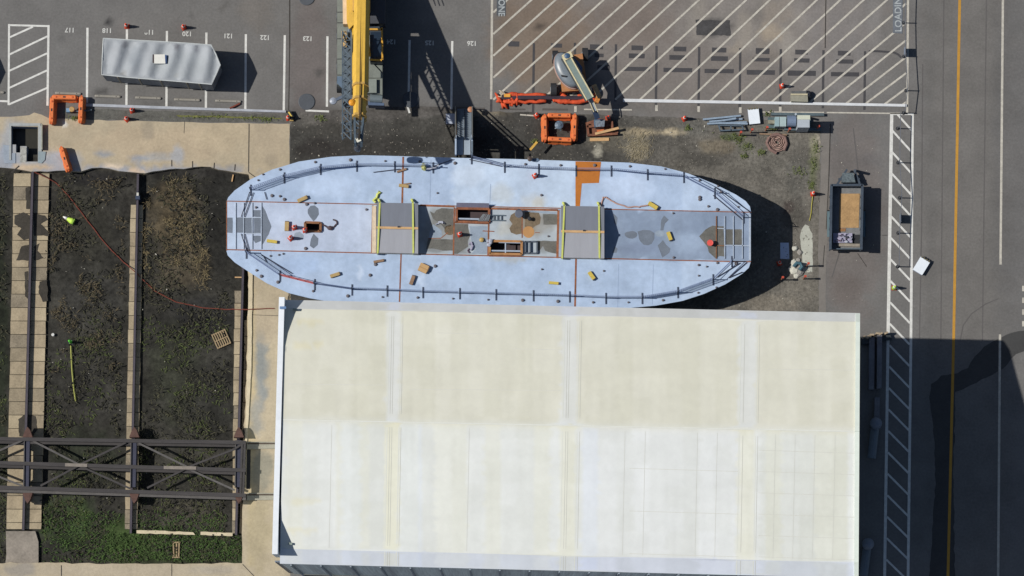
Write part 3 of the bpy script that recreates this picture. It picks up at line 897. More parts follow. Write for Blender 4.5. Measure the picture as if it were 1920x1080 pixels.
# bow frames
FR = M('frame_steel', C(176, 186, 200), .6, .15, 3)
FRB = M('frame_rusty', C(140, 96, 66), .85, .25, 3)
for x, m_ in ((442, FR), (457, FR), (473, FR), (490, FR)):
    deckpart('deck_frame', MB().beam(P(x, 380, ZD + .04), P(x, 467, ZD + .04), .05, .05), m_)
for y in (408, 438):
    deckpart('deck_frame', MB().beam(P(457, y, ZD + .05), P(490, y, ZD + .05), .05, .05), FR)
for x, m_, a, b in ((1343, FRB, 405, 485), (1359, FR, 405, 485), (1375, FR, 405, 485), (1392, FR, 408, 485)):
    deckpart('deck_frame', MB().beam(P(x, a, ZD + .05), P(x, b, ZD + .05), .055, .06), m_)
for x0, y, x1, m_ in ((1345, 428, 1359, FR), (1342, 460, 1358, FRB), (1360, 460, 1406, FR)):
    deckpart('deck_frame', MB().beam(P(x0, y, ZD + .05), P(x1, y + 1, ZD + .05), .055, .06), m_)
deckpart('bow_edge', MB().beam(P(1406, 400, ZD + .06), P(1406, 488, ZD + .06), .12, .12), FR)
# hatch gear
PURP = M('lid_grey', C(140, 138, 158), .6, .15, 2)
lid = MB(); lid.add([P(855, 391, ZD + .02), P(917, 392, ZD + .02), P(917, 381, ZD + .55), P(856, 380, ZD + .55)], [(0, 1, 2, 3)]); lid.add([P(855, 391.5, ZD + .0), P(917, 392.5, ZD + .0), P(917, 381.5, ZD + .52), P(856, 380.5, ZD + .52)], [(3, 2, 1, 0)])
deckpart('hatch_lid', lid, PURP)
for a, b, z, r in (((856, 410), (898, 411), .02, .07), ((918, 470), (978, 471), .05, .06), ((948, 453), (948, 476), .06, .05), ((935, 454), (978, 455), .10, .06)):
    deckpart('hatch_bar', MB().tube([P(*a, ZD + z), P(*b, ZD + z)], r, 6), FR)
for h, m_ in ((H1, RUST), (H2, M('coaming_tan', C(176, 128, 84), .85, .2, 3)), (H3, FRB)):
    c_ = MB()
    for i in range(4):
        c_.beam(P(*h[i], ZD + .08), P(*h[(i + 1) % 4], ZD + .08), .16, .18)
    deckpart('hatch_coaming', c_, m_)
gr_ = MB()
for a, b in (((985, 453), (985, 475)), ((994, 453), (994, 475)), ((1007, 453), (1007, 475)), ((983, 453), (1008, 453)), ((983, 475), (1007, 475))):
    gr_.beam(P(*a, ZD + .12), P(*b, ZD + .12), .1, .12)
deckpart('hatch_frame', gr_, M('frame_dark', C(84, 92, 104), .6, .15, 3))
# little deck fittings
FIT = M('fitting_grey', C(104, 98, 102), .6, .2, 5)
fits = [(493, 327), (525, 318), (591, 304), (657, 300), (722, 302), (787, 303), (853, 306), (920, 306), (985, 308), (1051, 310), (1115, 310), (1181, 312), (1247, 317), (1312, 338), (1346, 349), (1352, 360), (481, 507), (490, 518), (521, 529), (587, 546), (652, 555), (717, 557), (783, 558), (849, 560), (915, 562), (980, 563), (1046, 565), (1112, 567), (1178, 567), (1243, 563), (1309, 549), (1343, 539),
        (484, 338), (510, 367), (525, 368), (533, 374), (507, 480), (523, 478), (531, 476), (1312, 370), (1328, 387), (1345, 393), (1312, 374), (1310, 497), (1325, 500), (1345, 493), (1380, 494), (1384, 388), (1015, 366), (820, 362), (1016, 505), (1132, 508), (1262, 400), (1263, 483), (704, 496), (694, 516), (816, 499), (573, 466), (575, 383), (590, 381), (687, 393), (1310, 517), (480, 389), (1028, 443)]
for x, y in fits:
    p_ = P(x, y, ZD)
    r_ = random.choice((.07, .09, .12))
    m_ = MB().lathe((p_.x, p_.y, ZD + .002), [(r_, 0), (r_, .04), (r_ * .6, .06), (r_ * .5, .1), (r_ * .7, .12), (0.01, .13)], 8)
    deckpart('deck_bollard', m_, FIT)
# railings
RAILM = M('rail_steel', C(118, 132, 164), .5, .15, 4)
RAILR = M('rail_orange', C(196, 92, 80), .7, .15, 4)
def railing(pts, fill=(), orange=(), teeth=()):
    for i, (a, b) in enumerate(zip(pts, pts[1:])):
        A, B = P(*a, ZD), P(*b, ZD)
        d = (B - A)
        A2, B2 = A + d * .03, B - d * .03
        m_ = MB()
        for z in (1.0, .52, .12):
            m_.beam(A2 + Vector((0, 0, z)), B2 + Vector((0, 0, z)), .034, .034)
        n = int(d.length / (.14 if i in fill else .55))
        for k in range(n + 1 if (i in fill or i in orange) else 0):
            q = A2 + (B2 - A2) * (k / max(1, n))
            m_.beam(q + Vector((0, 0, .12)), q + Vector((0, 0, 1.0)), .02, .02)
        part(barge, 'railing_panel', m_, RAILR if i in orange else RAILM)
    for a in pts:
        A = P(*a, ZD)
        m_ = MB().beam(A + Vector((0, 0, .01)), A + Vector((0, 0, 1.08)), .07, .07)
        m_.beam(A + Vector((0, -.42, .03)), A + Vector((0, .36, .03)), .09, .05)
        part(barge, 'stanchion', m_, M('stanchion_dark', C(70, 78, 96), .5, .15, 4))
railing([(470, 356), (533, 333), (601, 317), (669, 311), (740, 312), (812, 314)], fill=(0, 1, 2))
railing([(884, 297), (946, 313), (1010, 317), (1080, 320), (1146, 320), (1214, 327), (1282, 332), (1340, 362), (1394, 408)], fill=(1, 2, 4, 5))
railing([(462, 474), (525, 517), (590, 533), (660, 543), (726, 545), (793, 548), (862, 550), (930, 552), (1000, 554), (1068, 556), (1136, 559), (1204, 559), (1271, 548), (1337, 524), (1372, 490)], fill=(0, 2, 3, 8, 11, 12), orange=(1,))
ROPE = M('guy_wire', C(64, 62, 74), .7, .1, 5)
for pts in (((468, 360), (452, 407)), ((475, 361), (458, 407)), ((452, 438), (464, 474)), ((458, 438), (469, 479)), ((1340, 350), (1406, 397)), ((1337, 366), (1392, 412)), ((1392, 510), (1366, 521)), ((1400, 492), (1366, 521)), ((1388, 493), (1344, 520)), ((496, 360), (500, 374)), ((494, 480), (500, 492)), ((490, 478), (548, 513)), ((850, 299), (812, 312)), ((880, 299), (940, 312)), ((888, 296), (950, 311)), ((700, 323), (750, 317))):
    part(barge, 'guy_wire', MB().tube([P(*p, ZD + .08) for p in pts], .028, 4), ROPE)

# ------------------------------------------------ two ridged hatch covers on the barge
CG1, CG2 = M('cover_dark_grey', C(124, 127, 136), .7, .06, 1.0, stretch=(3, .2, .2)), M('cover_pale_grey', C(164, 164, 170), .7, .05, 1.0, stretch=(3, .2, .2))
TIMB = M('timber_pale', C(204, 164, 118), .85, .15, 3)
STRAP = M('strap_lime', C(206, 210, 112), .6, .12, 5)
def cover(x0, y0, x1, y1, yr, label):
    ze, zr = ZD + .52, ZD + 1.12
    t = thing('hatch_cover', label, 'hatch cover', P((x0 + x1) / 2, (y0 + y1) / 2, ZD), 'ridged grey covers strapped down on the barge')
    A, B, D, E = P(x0, y0, ze), P(x1, y0 + 1.5, ze), P(x1, y1 + 1.5, ze), P(x0, y1, ze)
    G, H = P(x0, yr, zr), P(x1, yr + 1.5, zr)
    up = Vector((0, 0, .05))
    dn = lambda v: Vector((v.x, v.y, ZD + .012))
    body = MB()
    body.add([dn(A), dn(B), dn(D), dn(E), A, B, D, E, G, H], [(0, 1, 5, 4), (2, 3, 7, 6), (1, 2, 6, 9, 5), (3, 0, 4, 8, 7)])
    part(t, 'side_frame', body, M('cover_frame', C(206, 190, 170), .8, .12, 2))
    part(t, 'cover_panel', MB().add([A, B, H, G, A + up, B + up, H + up, G + up], [(0, 1, 2, 3), (7, 6, 5, 4), (0, 4, 5, 1), (1, 5, 6, 2), (3, 7, 4, 0)]), CG1)
    part(t, 'cover_panel', MB().add([G, H, D, E, G + up, H + up, D + up, E + up], [(0, 1, 2, 3), (7, 6, 5, 4), (1, 5, 6, 2), (2, 6, 7, 3), (3, 7, 4, 0)]), CG2)
    part(t, 'ridge_batten', MB().beam(G + Vector((0, 0, .09)), H + Vector((0, 0, .09)), .16, .07), TIMB)
    part(t, 'padlock', MB().box((G + H) / 2 + Vector((.1, .07, .15)), (.16, .1, .06)), M('lock_black', C(50, 54, 60), .5, .1, 5))
    for xt, xb in ((x0 + 6, x0 + 2), (x1 - 10, x1 - 9)):
        q = [P(xt, y0 + .5, ze + .08), P((xt + xb) / 2, yr + .5, zr + .15), P(xb, y1 + .5, ze + .08)]
        m_ = MB()
        for a, b in zip(q, q[1:]):
            m_.beam(a, b, .12, .02)
        m_.beam(P(xb, y1 + .8, ze + .05), P(xb, y1 + 2.5, ZD + .05), .12, .02)
        kn = MB()
        kn.tube([P(xt, y0 - 1, ZD + .35), P(xt - 2, y0 - 6, ZD + .1), P(xt + 1, y0 - 4, ZD + .12)], .09, 5)
        sp = part(t, 'strap', m_, STRAP)
        part(sp, 'strap_tail', kn, STRAP)
    return t
cover(706, 380, 784, 474, 427, 'ridged grey hatch cover with long yellow strap tail, left of the open hatches')
cover(1052, 386, 1133, 483, 434, 'ridged grey hatch cover beside the rust-brown primer strip, right of the open hatches')
tl = single('strap_tail_loose', 'loose end of yellow strap lying above the left grey hatch cover', 'strap', MB().tube([P(704, 379, ZD + .1), P(700, 376, ZD + .12), P(706, 371, ZD + .08), P(708, 364, ZD + .08), P(713, 361, ZD + .06), P(709, 360, ZD + .06)], .11, 5), STRAP)
pw = MB().pprism([(698, 386), (705, 386), (705, 474), (697, 474)], ZD + .12, ZD + .013)
single('plywood_strip', 'narrow cream plywood strip along the left grey hatch cover', 'board', pw, M('ply_cream', C(206, 188, 164), .85, .15, 2))
# ================================================================ CRANE
YB = M('crane_yellow', C(226, 180, 76), .5, .12, 1.5, stretch=(4, .5, 4))
YD = M('crane_yellow_dirty', C(196, 156, 84), .6, .25, 2.0, stretch=(6, .4, 6))
GRN = M('carrier_grey_green', C(122, 126, 118), .6, .14, 1.5)
BLK = M('black_rubber', C(44, 46, 50), .8, .2, 5)
LATT = M('jib_blue_grey', C(88, 101, 112), .5, .2, 4)
GLASS = M('dark_glass', C(40, 52, 66), .15, .1, 2, spec=.6)
STEEL = M('galvanised_steel', C(170, 178, 186), .45, .15, 4)
REDL = M('red_paint', C(200, 70, 40), .6, .12, 4)
crane = thing('mobile_crane', 'yellow telescopic boom crane on a grey-green carrier, reaching over the barge', 'crane', P(675, 60, 0))
def zboom(y): return 3.3 + (y + 60) * (9.7 - 3.3) / 335.0
def B3(x, y, dz=0): return P(x, y, zboom(y) + dz)
m_ = MB().beam8(B3(681, -130), B3(676, 166), 1.06, 1.15)
bm = part(crane, 'boom_base_section', m_, YB)
m_ = MB().beam8(B3(676, 160, .02), B3(674.5, 190, .02), .94, 1.0)
part(crane, 'boom_section', m_, YB)
m_ = MB().beam8(B3(675, 186), B3(674, 222), .84, .9)
part(crane, 'boom_section', m_, YB)
for y, x in ((165, 676), (190, 675), (221, 674)):
    m_ = MB().beam8(B3(x, y - 2), B3(x, y + 2), 1.12 - (y - 165) * .003, 1.2 - (y - 165) * .003)
    part(crane, 'boom_collar', m_, YD)
part(crane, 'hose_track', MB().beam(B3(679, -60, .6), B3(675, 218, .55), .30, .06), YD)
part(crane, 'hoist_rope', MB().tube([B3(678, -60, .68), B3(674, 225, .7), B3(672, 262, .5)], .03, 4), M('wire_rope', C(60, 52, 44), .6, .1, 4))
part(crane, 'hoist_rope', MB().tube([B3(682, -60, .66), B3(676, 225, .68), B3(674, 262, .5)], .03, 4), M('wire_rope', C(60, 52, 44), .6, .1, 4))
# side cylinder and winch housing on the left of the boom
part(crane, 'winch_housing', MB().pprism([(649, -60), (663, -60), (663, 46), (655, 54), (650, 40)], 4.0, 2.4), YB)
part(crane, 'boom_shoulder', MB().pprism([(661, -80), (692, -80), (693, 14), (690, 20), (661, 20)], 4.35, 2.2), YD)
part(crane, 'pale_side_tank', MB().pprism([(642, -40), (650, -40), (651, 45), (643, 45)], 3.6, 2.6), M('side_tank', C(226, 196, 160), .6, .1, 2))
part(crane, 'lift_cylinder', MB().tube([P(664, 30, 3.2), P(664, 150, 5.8)], .14, 8), M('cylinder_yellow', C(216, 170, 60), .4, .1, 4))
# boom head with sheaves
hd = MB()
for dx in (-8, 8):
    hd.beam(B3(673 + dx, 224), B3(672 + dx * .7, 272), .14, .5)
for y in (228, 240, 252, 266):
    hd.beam(B3(665, y, .1), B3(681, y, .1), .12, .16)
hd.beam(B3(665, 226, .25), B3(680, 240, .25), .08, .08)
hd.beam(B3(680, 240, .25), B3(667, 256, .25), .08, .08)
part(crane, 'boom_head', hd, LATT)
for x in (669, 672, 675):
    c_ = B3(x, 262)
    part(crane, 'head_sheave', MB().tube([c_ - Vector((.05, 0, 0)), c_ + Vector((.05, 0, 0))], .42, 14), M('sheave_dark', C(72, 74, 78), .5, .2, 4))
part(crane, 'head_light', MB().beam(B3(670, 258, .4), B3(674, 266, .4), .3, .1), M('head_white', C(220, 214, 196), .5, .1, 5))
part(crane, 'hook_block', MB().lathe(P(671, 280, 7.0), [(.05, 0), (.22, .1), (.26, .5), (.2, .9), (.05, 1.0)], 10), M('hook_dark', C(60, 62, 70), .5, .1, 4))
part(crane, 'hook_line', MB().tube([B3(671, 272, .1), P(671, 280, 7.9)], .03, 4), M('wire_rope', C(60, 52, 44), .6, .1, 4))
for y, x in ((168, 687), (178, 688), (206, 686), (216, 686)):
    part(crane, 'boom_guide', MB().beam(B3(x - 3, y, .2), B3(x + 1, y + 5, .1), .16, .1), M('guide_yellow', C(232, 190, 90), .5, .1, 4))
part(crane, 'beacon', MB().lathe(B3(660, 193, .3), [(.22, 0), (.22, .2), (.08, .28)], 10), M('beacon_amber', C(224, 150, 40), .4, .1, 4))
# folded lattice jib on the left side
jb = []
def J(x, y, dz): return P(x, y, zboom(y) * .95 + dz - .1)
for dx, dz in ((-8, 0), (8, 0), (-8, .55), (8, .55)):
    part(crane, 'jib_chord', MB().beam(J(650 + dx, 58, dz), J(650 + dx, 262, dz), .07, .07), LATT)
for k in range(13):
    y = 60 + k * 15.5
    m_ = MB().beam(J(642, y, .55), J(658, y + 15.5, .55), .06, .06)
    m_.beam(J(658, y, .0), J(642, y + 15.5, .0), .06, .06)
    m_.beam(J(642, y, .3), J(658, y, .3), .06, .06)
    part(crane, 'jib_lacing', m_, LATT)
part(crane, 'jib_shadow_plate', MB().pprism([(643, 70), (657, 70), (656, 190), (644, 190)], 5.0, 4.95), M('jib_shadow_plate', C(86, 98, 108), .6, .2, 3))  # solid plate added to fill out the shadow of the lattice jib
part(crane, 'rope_net', MB().pprism([(640, 58), (650, 58), (650, 88), (641, 86)], 5.2, 4.9), M('net_tan', C(206, 170, 110), .8, .5, 14, alt=C(50, 50, 60)))
part(crane, 'jib_pipe', MB().tube([P(655, 55, 4.6), P(656, 175, 4.9)], .14, 8), M('pipe_slate', C(92, 104, 116), .4, .1, 4))
for x0, y0, x1, y1 in ((640, 255, 652, 232), (652, 232, 660, 262), (648, 200, 656, 236), (662, 226, 655, 248), (640, 230, 660, 236)):
    part(crane, 'jib_brace', MB().beam(J(x0, y0, .3), J(x1, y1, .5), .06, .06), LATT)
# carrier
part(crane, 'carrier_deck', MB().pprism([(632, -230), (717, -230), (717, 178), (632, 158)], 2.1, .75), GRN)
for y in (22, 42, 72, 110, 140):
    part(crane, 'deck_joint', MB().pprism([(632.5, y), (645, y), (645, y + 1.4), (632.5, y + 1.4)], 2.115, 2.09), BLK)
part(crane, 'engine_cover', MB().pprism([(688, 148), (706, 148), (706, 174), (688, 174)], 2.35, 2.1), M('cover_grey_green', C(132, 138, 130), .6, .1, 1.5))
part(crane, 'slanted_panel', MB().pprism([(688, 117), (698, 118), (717, 138), (717, 146), (688, 146)], 2.25, 2.1), GRN)
part(crane, 'blue_panel', MB().pprism([(632, 143), (644, 143), (644, 168), (632, 156)], 2.16, 2.1), M('panel_blue_grey', C(96, 114, 132), .6, .1, 2))
cab = part(crane, 'operator_cab', MB().pprism([(693, 50), (717, 49), (718, 116), (694, 117)], 3.0, 1.5), M('cab_dark', C(58, 66, 74), .5, .15, 2))
part(cab, 'roof_glass', MB().pprism([(695, 60), (715, 60), (715, 106), (695, 107)], 3.03, 3.0), GLASS)
for pts in (((692, 55), (717, 55)), ((716, 52), (717, 112)), ((693, 112), (716, 113)), ((690, 76), (694, 106))):
    part(cab, 'cab_rail', MB().beam(P(*pts[0], 3.15), P(*pts[1], 3.15), .12, .12), M('cab_rail_yellow', C(216, 160, 56), .5, .15, 5))
part(crane, 'counterweight', MB().pprism([(650, -230), (712, -230), (712, -96), (650, -96)], 3.6, 1.7), YD)
part(crane, 'superstructure', MB().pprism([(694, -100), (722, -100), (722, 44), (694, 44)], 2.9, 1.5), M('superstructure_dark', C(70, 72, 78), .6, .15, 2))
part(crane, 'front_bumper', MB().pprism([(690, 190), (720, 193), (720, 198), (690, 197)], 1.6, .5), M('bumper_blue', C(84, 100, 124), .5, .15, 3))
part(crane, 'air_tank', MB().tube([P(694, 184, 1.6), P(717, 185, 1.6)], .30, 12), M('tank_grey', C(110, 120, 124), .4, .1, 3))
for x in (640, 708):
    for y in (30, 68, 125, 158):
        c_ = P(x, y, .62)
        wh = part(crane, 'wheel', MB().tube([c_ - Vector((.3, 0, 0)), c_ + Vector((.3, 0, 0))], .62, 16), BLK)
        part(wh, 'hub', MB().tube([c_ - Vector((.33, 0, 0)), c_ + Vector((.33, 0, 0))], .25, 10), STEEL)
part(crane, 'spot_lamp', MB().lathe(P(625, 190, .9), [(.2, 0), (.26, .1), (.24, .2), (.08, .26)], 14), M('lamp_white', C(150, 156, 168), .4, .08, 3))
part(crane, 'lamp_arm', MB().beam(P(628, 188, 1.0), P(646, 180, 1.1), .2, .2), M('arm_blue', C(70, 84, 104), .5, .15, 3))
for (x, y), lab in zip(((575, 191), (575, -5), (770, 187)), ('round dark steel pad lying by the stall line, below the crane jib', 'round dark steel pad cut off by the top edge of the photo', 'round dark steel pad at the edge of the crane shadow')):
    c_ = P(x, y, 0)
    m_ = MB().lathe((c_.x, c_.y, .004), [(.58, 0), (.58, .04), (.54, .06)], 28)
    single('outrigger_pad', lab, 'pad', m_, M('pad_steel', C(76, 80, 86), .6, .1, 1.5), c_, 'round pads near the crane')
# rail cage on the crane deck that throws the small shadow by the top edge
cg = MB()
for x in (700, 708, 716):
    cg.tube([P(x, -60, 4.0), P(x, -20, 4.6)], .04, 4)
part(crane, 'ladder_cage', cg, LATT)

# ================================================================ BOARDING STAIR
stair = thing('boarding_stair', 'grey boxed-in steel boarding stair climbing to the barge rail', 'stair', P(870, 240, 0))
ZS = 3.35
TG, TGD = M('tread_grey', C(112, 122, 132), .65, .2, 2.5), M('stair_brown', C(84, 68, 52), .85, .2, 3)
def sz(y): return (y - 205) / 57.0 * ZS
a0, a1, b0, b1 = P(856, 205, 0), P(884, 205, 0), P(856, 262, ZS), P(884, 262, ZS)
for k in range(14):
    t = k / 14.0
    L0, R0 = a0.lerp(b0, t), a1.lerp(b1, t)
    L1, R1 = a0.lerp(b0, (k + 1) / 14.0), a1.lerp(b1, (k + 1) / 14.0)
    m_ = MB().prism([L0, R0, Vector((R1.x, R1.y, 0)), Vector((L1.x, L1.y, 0))], L1.z, L1.z - .06)
    part(stair, 'tread', m_, TG)
for A, B, s_ in ((a0, b0, -.03), (a1, b1, .03)):
    sd = MB()
    q = Vector((s_, 0, 0))
    pts = [A + q + Vector((0, 0, .02)), B + q, Vector((B.x + s_, B.y, .02)), ]
    sd.add([p + Vector((-.02, 0, 0)) for p in pts] + [p + Vector((.02, 0, 0)) for p in pts], [(0, 1, 2), (5, 4, 3), (0, 3, 4, 1), (1, 4, 5, 2), (2, 5, 3, 0)])
    part(stair, 'side_panel', sd, TGD)
    part(stair, 'stringer', MB().beam(A + q + Vector((0, 0, .05)), B + q + Vector((0, 0, .05)), .10, .24), TGD if s_ < 0 else TG)
    for h in (.55, 1.0):
        part(stair, 'handrail', MB().beam(A + q * 2 + Vector((0, 0, h)), B + q * 2 + Vector((0, 0, h)), .075, .075), M('handrail_grey', C(120, 120, 116), .5, .15, 4))
    for t in (.0, .33, .66, 1.0):
        p_ = A.lerp(B, t) + q * 2
        part(stair, 'rail_post', MB().beam(p_, p_ + Vector((0, 0, 1.02)), .06, .06), M('handrail_grey', C(120, 120, 116), .5, .15, 4))
part(stair, 'anti_slip_strip', MB().beam(a0.lerp(a1, .55) + Vector((0, 0, .16)), b0.lerp(b1, .55) + Vector((0, 0, .16)), .06, .03), BLK)
LAND = M('landing_plate', C(152, 162, 172), .55, .10, 1.5)
part(stair, 'landing_plate', MB().pprism([(856, 262), (869, 262), (869, 290), (856, 290)], ZS + .04, ZS - .06), LAND)
part(stair, 'landing_plate', MB().pprism([(870, 262), (882, 262), (882, 290), (870, 290)], ZS + .04, ZS - .06), LAND)
for x in (854.5, 885):
    part(stair, 'landing_curb', MB().beam(P(x, 254, ZS + .3), P(x, 291, ZS + .3), .11, .55), M('curb_pale', C(168, 182, 200), .5, .1, 2))
for x, y in ((857, 266), (882, 266), (857, 288), (882, 288)):
    p_ = P(x, y, ZS)
    part(stair, 'landing_leg', MB().beam((p_.x, p_.y, 0), (p_.x, p_.y, ZS - .06), .12, .12), TGD)
p_ = P(885, 264, ZS)
for x, y in ((885, 264), (885, 290)):
    p_ = P(x, y, ZS)
    part(stair, 'landing_post', MB().beam(p_, p_ + Vector((0, 0, 1.05)), .08, .08), LATT)
part(stair, 'landing_rail', MB().beam(P(885, 264, ZS + 1.05), P(885, 290, ZS + 1.05), .08, .08), LATT)
part(stair, 'newel_cap', MB().lathe(P(882, 206, 1.0), [(.05, 0), (.2, .06), (.2, .16), (.05, .2)], 10), M('cap_copper', C(186, 128, 92), .5, .2, 6))
bx = MB().pprism([(836, 213), (855, 213), (855, 232), (836, 232)], .5, .004)
single('tool_chest', 'grey lidded steel chest in the crane shadow beside the boarding stair', 'chest', bx, M('chest_grey', C(176, 182, 196), .5, .08, 2))
yb = MB().beam(P(994, 281, 1.15), P(1007, 266, 1.15), .16, .05)
single('yellow_plank', 'short yellow board propped near the stair shadow at the barge side', 'board', yb, M('plank_yellow', C(212, 166, 74), .7, .15, 4))

# ================================================================ COVERED BOATS
TARP = MA('grey_tarp', rough=.6, grain=1.6, amt=.05, blotch=.08, bscale=.9, bump=.05, spec=.3)
ZT = 2.56
boat = thing('covered_boat', 'long flat-topped boat under a rippled grey tarp, parked across the stalls', 'boat', P(300, 118, 0), 'boats under grey tarps')
outl = [(194, 72), (245, 75), (300, 78), (350, 81), (396, 84.5), (405, 102), (413, 122), (405, 140), (397, 158), (340, 153), (290, 149), (240, 145), (191, 140), (192, 106)]
def tz(x, y):
    if min(abs(y - (72 + (x - 194) * .062)), abs(y - (140 + (x - 191) * .087)), abs(x - 193), 413 - x) < 2: return ZT
    return ZT + .085 * math.sin((x + .25 * y) / 17.0 * PI + 1.5 * noise.noise(Vector((x * .02, y * .01, 8)))) + .07 * noise.noise(Vector((x * .03, y * .02, 4))) + .03 * math.sin(x / 9 + y / 40)
def tcol(x, y):
    n = noise.noise(Vector((x * .06, y * .015, 7))) * 9
    b = C(160 + n, 163 + n, 166 + n)
    return blob_color(x, y, b, [(234, 84, 6, 10, C(122, 120, 124), .6), (332, 88, 6, 10, C(116, 112, 118), .7), (368, 89, 5, 8, C(118, 118, 124), .7), (329, 142, 7, 5, C(124, 118, 112), .6), (231, 137, 5, 4, C(126, 120, 112), .6), (340, 120, 70, 30, C(160, 164, 166), .6), (215, 110, 16, 30, C(160, 162, 166), .5), (255, 110, 14, 30, C(136, 142, 148), .5)])
tp = cdt_sheet('tarp_top', outl, tz, TARP, None, step=5, colorf=tcol, kind=None, origin=boat.location)
tp.parent = boat
sk = MB()
w0 = PP(outl, ZT)
ctr = sum(w0, Vector()) / len(w0)
inn = [ctr + (p - ctr) * .985 for p in w0]
sk.loft([[(p.x, p.y, .35) for p in inn], [(p.x, p.y, ZT - .03) for p in w0]][::1], caps=False)
part(boat, 'tarp_skirt', sk, M('skirt_grey', C(120, 126, 134), .6, .2, 1.2, stretch=(2, 2, .3)))
hl = MB()
hl.loft([[(ctr + (p - ctr) * .7).xy.to_3d() + Vector((0, 0, .02)) for p in w0], [(ctr + (p - ctr) * .95).xy.to_3d() + Vector((0, 0, .9)) for p in w0]])
part(boat, 'hull', hl, M('hull_navy', C(64, 68, 84), .5, .2, 1.5))
for x, y in ((349, 153.6), (373, 155.8), (300, 150), (260, 146.6), (220, 143)):
    p_ = P(x, y, ZT)
    part(boat, 'skirt_frame', MB().beam((p_.x, p_.y - .03, .3), (p_.x, p_.y - .03, ZT - .05), .07, .06), M('frame_tan', C(170, 160, 140), .7, .1, 4))
e_ = MB().tube([p + Vector((0, 0, .0)) for p in w0 + [w0[0]]], .045, 5)
part(boat, 'edge_cord', e_, M('edge_pale', C(196, 198, 196), .6, .1, 3))
vb = part(boat, 'roof_vent', MB().pprism([(289, 102), (309, 102), (310, 119), (289, 119)], ZT + .22, ZT + .0), M('vent_white', C(226, 222, 212), .5, .06, 3))
part(vb, 'vent_end', MB().pprism([(304, 103), (312, 103), (312, 119), (304, 119)], ZT + .2, ZT), M('vent_blue', C(70, 96, 140), .5, .15, 4))
part(vb, 'vent_end', MB().pprism([(286, 102), (292, 102), (292, 117), (286, 117)], ZT + .2, ZT), M('vent_brown', C(62, 48, 50), .6, .15, 4))
dup(boat, boat.location + (P(-59, 128, 0) - P(413, 130, 0)), 0, 'long grey tarped boat beyond the left edge, only its shadow tip in view')
# ================================================================ CONES, BARRIERS, STOPS
ORNG = M('cone_orange', C(240, 78, 44), .6, .10, 4)
WBAND = M('cone_band', C(232, 226, 220), .4, .05, 4)
def make_cone(label, cat='cone', col=ORNG, h=.92, base=None):
    t = thing('traffic_cone', label, cat, (0, 0, 0), 'traffic cones in the yard')
    part(t, 'cone_base', MB().box((0, 0, .025), (.34, .34, .05)), base or M('cone_foot', C(190, 66, 44), .7, .12, 4))
    part(t, 'cone_body', MB().lathe((0, 0, .05), [(.17, 0), (.15, .1), (.05, h - .06), (.04, h - .05)], 14), col, True)
    part(t, 'cone_collar', MB().lathe((0, 0, .05), [(.115, h * .48), (.122, h * .48), (.095, h * .66), (.08, h * .66)], 14), WBAND, True)
    return t
cone = make_cone('orange cone at the top of the stall line right of number 118')
cone.location = P(238, 50, 0)
for x, y, z, rz, lab in ((345, 52, 0, .4, 'orange cone above the stall number 120, behind the tarped boat'), (1466, 162, 0, .2, 'orange cone on the hatched zone near the grey crate'), (1283, 223, 0, .5, 'orange cone standing alone between the barrier square and the poles'),
                         (1524, 364, 0, .1, 'orange cone trailing yellow tape left of the dump trailer'), (248, 208, 0, .3, 'orange cone on the dark verge below the wheel stops'), (238, 224, 0, .8, 'orange cone at the edge of the tan apron below the verge'), (541, 222, 0, .2, 'orange cone beside the black and yellow jack'),
                         (1006, 217, 0, .6, 'orange cone touching the upper left corner of the barriers'), (1140, 222, 0, .2, 'orange cone under the end of the lift boom, behind the rusty skid'), (1461, 494, 0, .3, 'orange cone standing in the shadow of the barge end'),
                         (552, 427, ZD + .006, .3, 'orange cone on the barge deck, left of the small brown manhole'), (545, 447, ZD + .006, .7, 'orange cone on the barge deck, on the pale oval stain'), (572, 432, ZD + .17, .2, 'orange cone standing on the rim of the small brown manhole'),
                         (862, 440, ZD + .008, .3, 'orange cone on the damp deck patch between the two hatch covers'), (1003, 330, ZD + .006, .5, 'orange cone on the clean side deck left of the rust-brown primer')):
    dup(cone, P(x, y, z), rz, lab)
LIME = M('lime_plastic', C(172, 214, 70), .6, .12, 4)
lc = make_cone('lime green cone on the white line of the striped walkway', col=LIME)
lc.location = P(1676, 540, .02)
lp = thing('marker_post', 'lime green marker post on the pit floor with a tape running down from it', 'marker post', P(133, 642, PITZ))
q = P(133, 642, PITZ)
part(lp, 'post', MB().lathe(q, [(.16, 0), (.16, .06), (.09, .08), (.08, .9), (.03, .95)], 10), M('post_green', C(96, 200, 60), .6, .1, 4))
part(lp, 'post_base', MB().lathe(q, [(.24, 0), (.22, .07)], 12), BLK)
single('barrier_tape', 'yellow-green tape trailing from the lime marker post across the pit', 'tape', MB().tube([P(133, 648, PITZ + .15), P(135, 690, PITZ + .1), P(138, 725, PITZ + .1), P(142, 752, PITZ + .1)], .06, 4), M('tape_olive', C(160, 160, 84), .7, .15, 4))
single('barrier_tape', 'yellow tape running down from the cone left of the dump trailer', 'tape', MB().tube([P(1524, 368, .08), P(1522, 385, .05), P(1521, 400, .05), P(1518, 414, .04)], .035, 4), M('tape_yellow', C(176, 166, 76), .7, .15, 4))
fl = MB()
A, B_ = P(118, 406, PITZ + .18), P(138, 416, PITZ + .2)
fl.tube([A, A.lerp(B_, .35), A.lerp(B_, .8), B_], [.03, .10, .22, .2], 10)
fc = thing('fallen_cone', 'lime and white cone lying on its side among the pit weeds', 'cone', A.lerp(B_, .5))
part(fc, 'cone_body', fl, M('lime_bright', C(206, 240, 90), .5, .08, 4), True)
